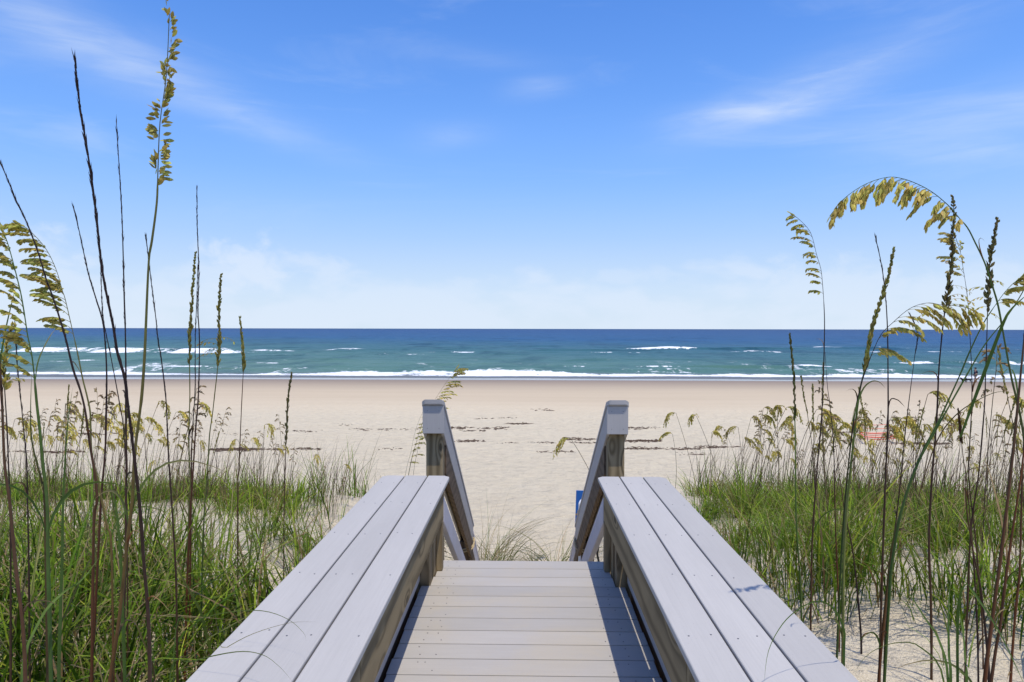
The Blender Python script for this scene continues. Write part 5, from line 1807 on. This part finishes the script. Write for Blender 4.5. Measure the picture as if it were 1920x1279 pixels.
def skin_mesh(verts, edges, radii, sub):
    """continuous tapered body grown round a joint skeleton with the Skin modifier"""
    me = bpy.data.meshes.new('body')
    me.from_pydata(verts, edges, [])
    bm = bmesh.new()
    bm.from_mesh(me)
    lay = bm.verts.layers.skin.verify()
    bm.verts.ensure_lookup_table()
    for i, r_ in enumerate(radii):
        bm.verts[i][lay].radius = (r_, r_)
        bm.verts[i][lay].use_root = (i == 0)
    bm.to_mesh(me)
    bm.free()
    o = bpy.data.objects.new('body', me)
    C.objects.link(o)
    o.modifiers.new('skin', 'SKIN').use_smooth_shade = True
    s_ = o.modifiers.new('sub', 'SUBSURF')
    s_.levels = sub
    s_.render_levels = sub
    bpy.context.view_layer.update()
    dg = bpy.context.evaluated_depsgraph_get()
    nm = bpy.data.meshes.new_from_object(o.evaluated_get(dg))
    bpy.data.objects.remove(o)
    return nm


def child(name, me, mat, parent):
    me.materials.clear()
    me.materials.append(mat)
    me.name = name
    o = bpy.data.objects.new(name, me)
    C.objects.link(o)
    o.parent = parent
    return o


child('body', skin_mesh(bv, be, br, 2), SKIN, per)
sv = [bv[0], bv[1], (0.06, 0, 1.36), bv[14], bv[15], (0.06, -0.235, 1.06), bv[18], bv[19], (0.25, 0.235, 1.06)]
child('shirt', skin_mesh(sv, [(0, 1), (1, 2), (2, 3), (3, 4), (4, 5), (2, 6), (6, 7), (7, 8)], [0.175, 0.165, 0.155, 0.075, 0.066, 0.055, 0.075, 0.066, 0.06], 2), SHIRT, per)
hv = [(0.03, 0, 0.90), bv[6], (-0.06, -0.10, 0.56), bv[10], (0.12, 0.10, 0.56)]
child('shorts', skin_mesh(hv, [(0, 1), (1, 2), (0, 3), (3, 4)], [0.165, 0.115, 0.098, 0.115, 0.098], 2), SHORTS, per)
child('hair', skin_mesh([(0.03, 0, 1.62), (0.02, 0, 1.70), (0.08, 0, 1.52)], [(0, 1), (0, 2)], [0.098, 0.07, 0.06], 2), HAIR, per)


def dog(px, d, rz, label):
    p = unproj(px, 712, d)
    r_ = empty('dog', (p.x, p.y, gz(p.x, p.y)), rz, label, 'dog', 'dogs on leads by the surf')
    v = [(0.0, 0, 0.34), (-0.20, 0, 0.35), (-0.30, 0, 0.44), (-0.37, 0, 0.51), (-0.47, 0, 0.48), (0.18, 0, 0.36), (0.26, 0, 0.42), (0.36, 0, 0.50),
         (-0.20, -0.07, 0.26), (-0.20, -0.07, 0.13), (-0.22, -0.07, 0.02), (-0.17, 0.07, 0.26), (-0.14, 0.07, 0.14), (-0.17, 0.07, 0.02),
         (0.18, -0.07, 0.27), (0.15, -0.07, 0.18), (0.23, -0.07, 0.11), (0.20, -0.07, 0.02), (0.19, 0.07, 0.27), (0.18, 0.07, 0.18), (0.27, 0.07, 0.11), (0.25, 0.07, 0.02),
         (-0.36, -0.04, 0.59), (-0.36, 0.04, 0.59)]
    e = [(0, 1), (1, 2), (2, 3), (3, 4), (0, 5), (5, 6), (6, 7), (1, 8), (8, 9), (9, 10), (1, 11), (11, 12), (12, 13), (5, 14), (14, 15), (15, 16), (16, 17), (5, 18), (18, 19), (19, 20), (20, 21), (3, 22), (3, 23)]
    rd = [0.085, 0.11, 0.07, 0.065, 0.035, 0.09, 0.03, 0.018, 0.045, 0.028, 0.026, 0.045, 0.028, 0.026, 0.06, 0.04, 0.025, 0.026, 0.06, 0.04, 0.025, 0.026, 0.02, 0.02]
    child('body', skin_mesh(v, e, rd, 2), FUR, r_)
    return r_


dog(1807, 79.3, 0.1, 'black dog farther from the person by the surf')
dog(1816, 79.0, -0.2, 'black dog closer to the person by the surf')
hand = per.location + Vector((-0.17, -0.22, 0.97))
for px, lb in ((1807, 'long dog lead running to the farther dog'), (1816, 'short dog lead running to the nearer dog')):
    q = unproj(px, 712, 79.1)
    nk = Vector((q.x - 0.28, 79.1, gz(q.x, 79.1) + 0.5))
    pts = catmull([hand, (hand + nk) / 2 + Vector((0, 0, -0.06)), nk], 5)
    b0 = Vector(hand)
    root = empty('dog_lead', b0, 0, lb, 'dog lead')
    tube('cord', pts, [0.012] * len(pts), LEAD, root, 4, b0)
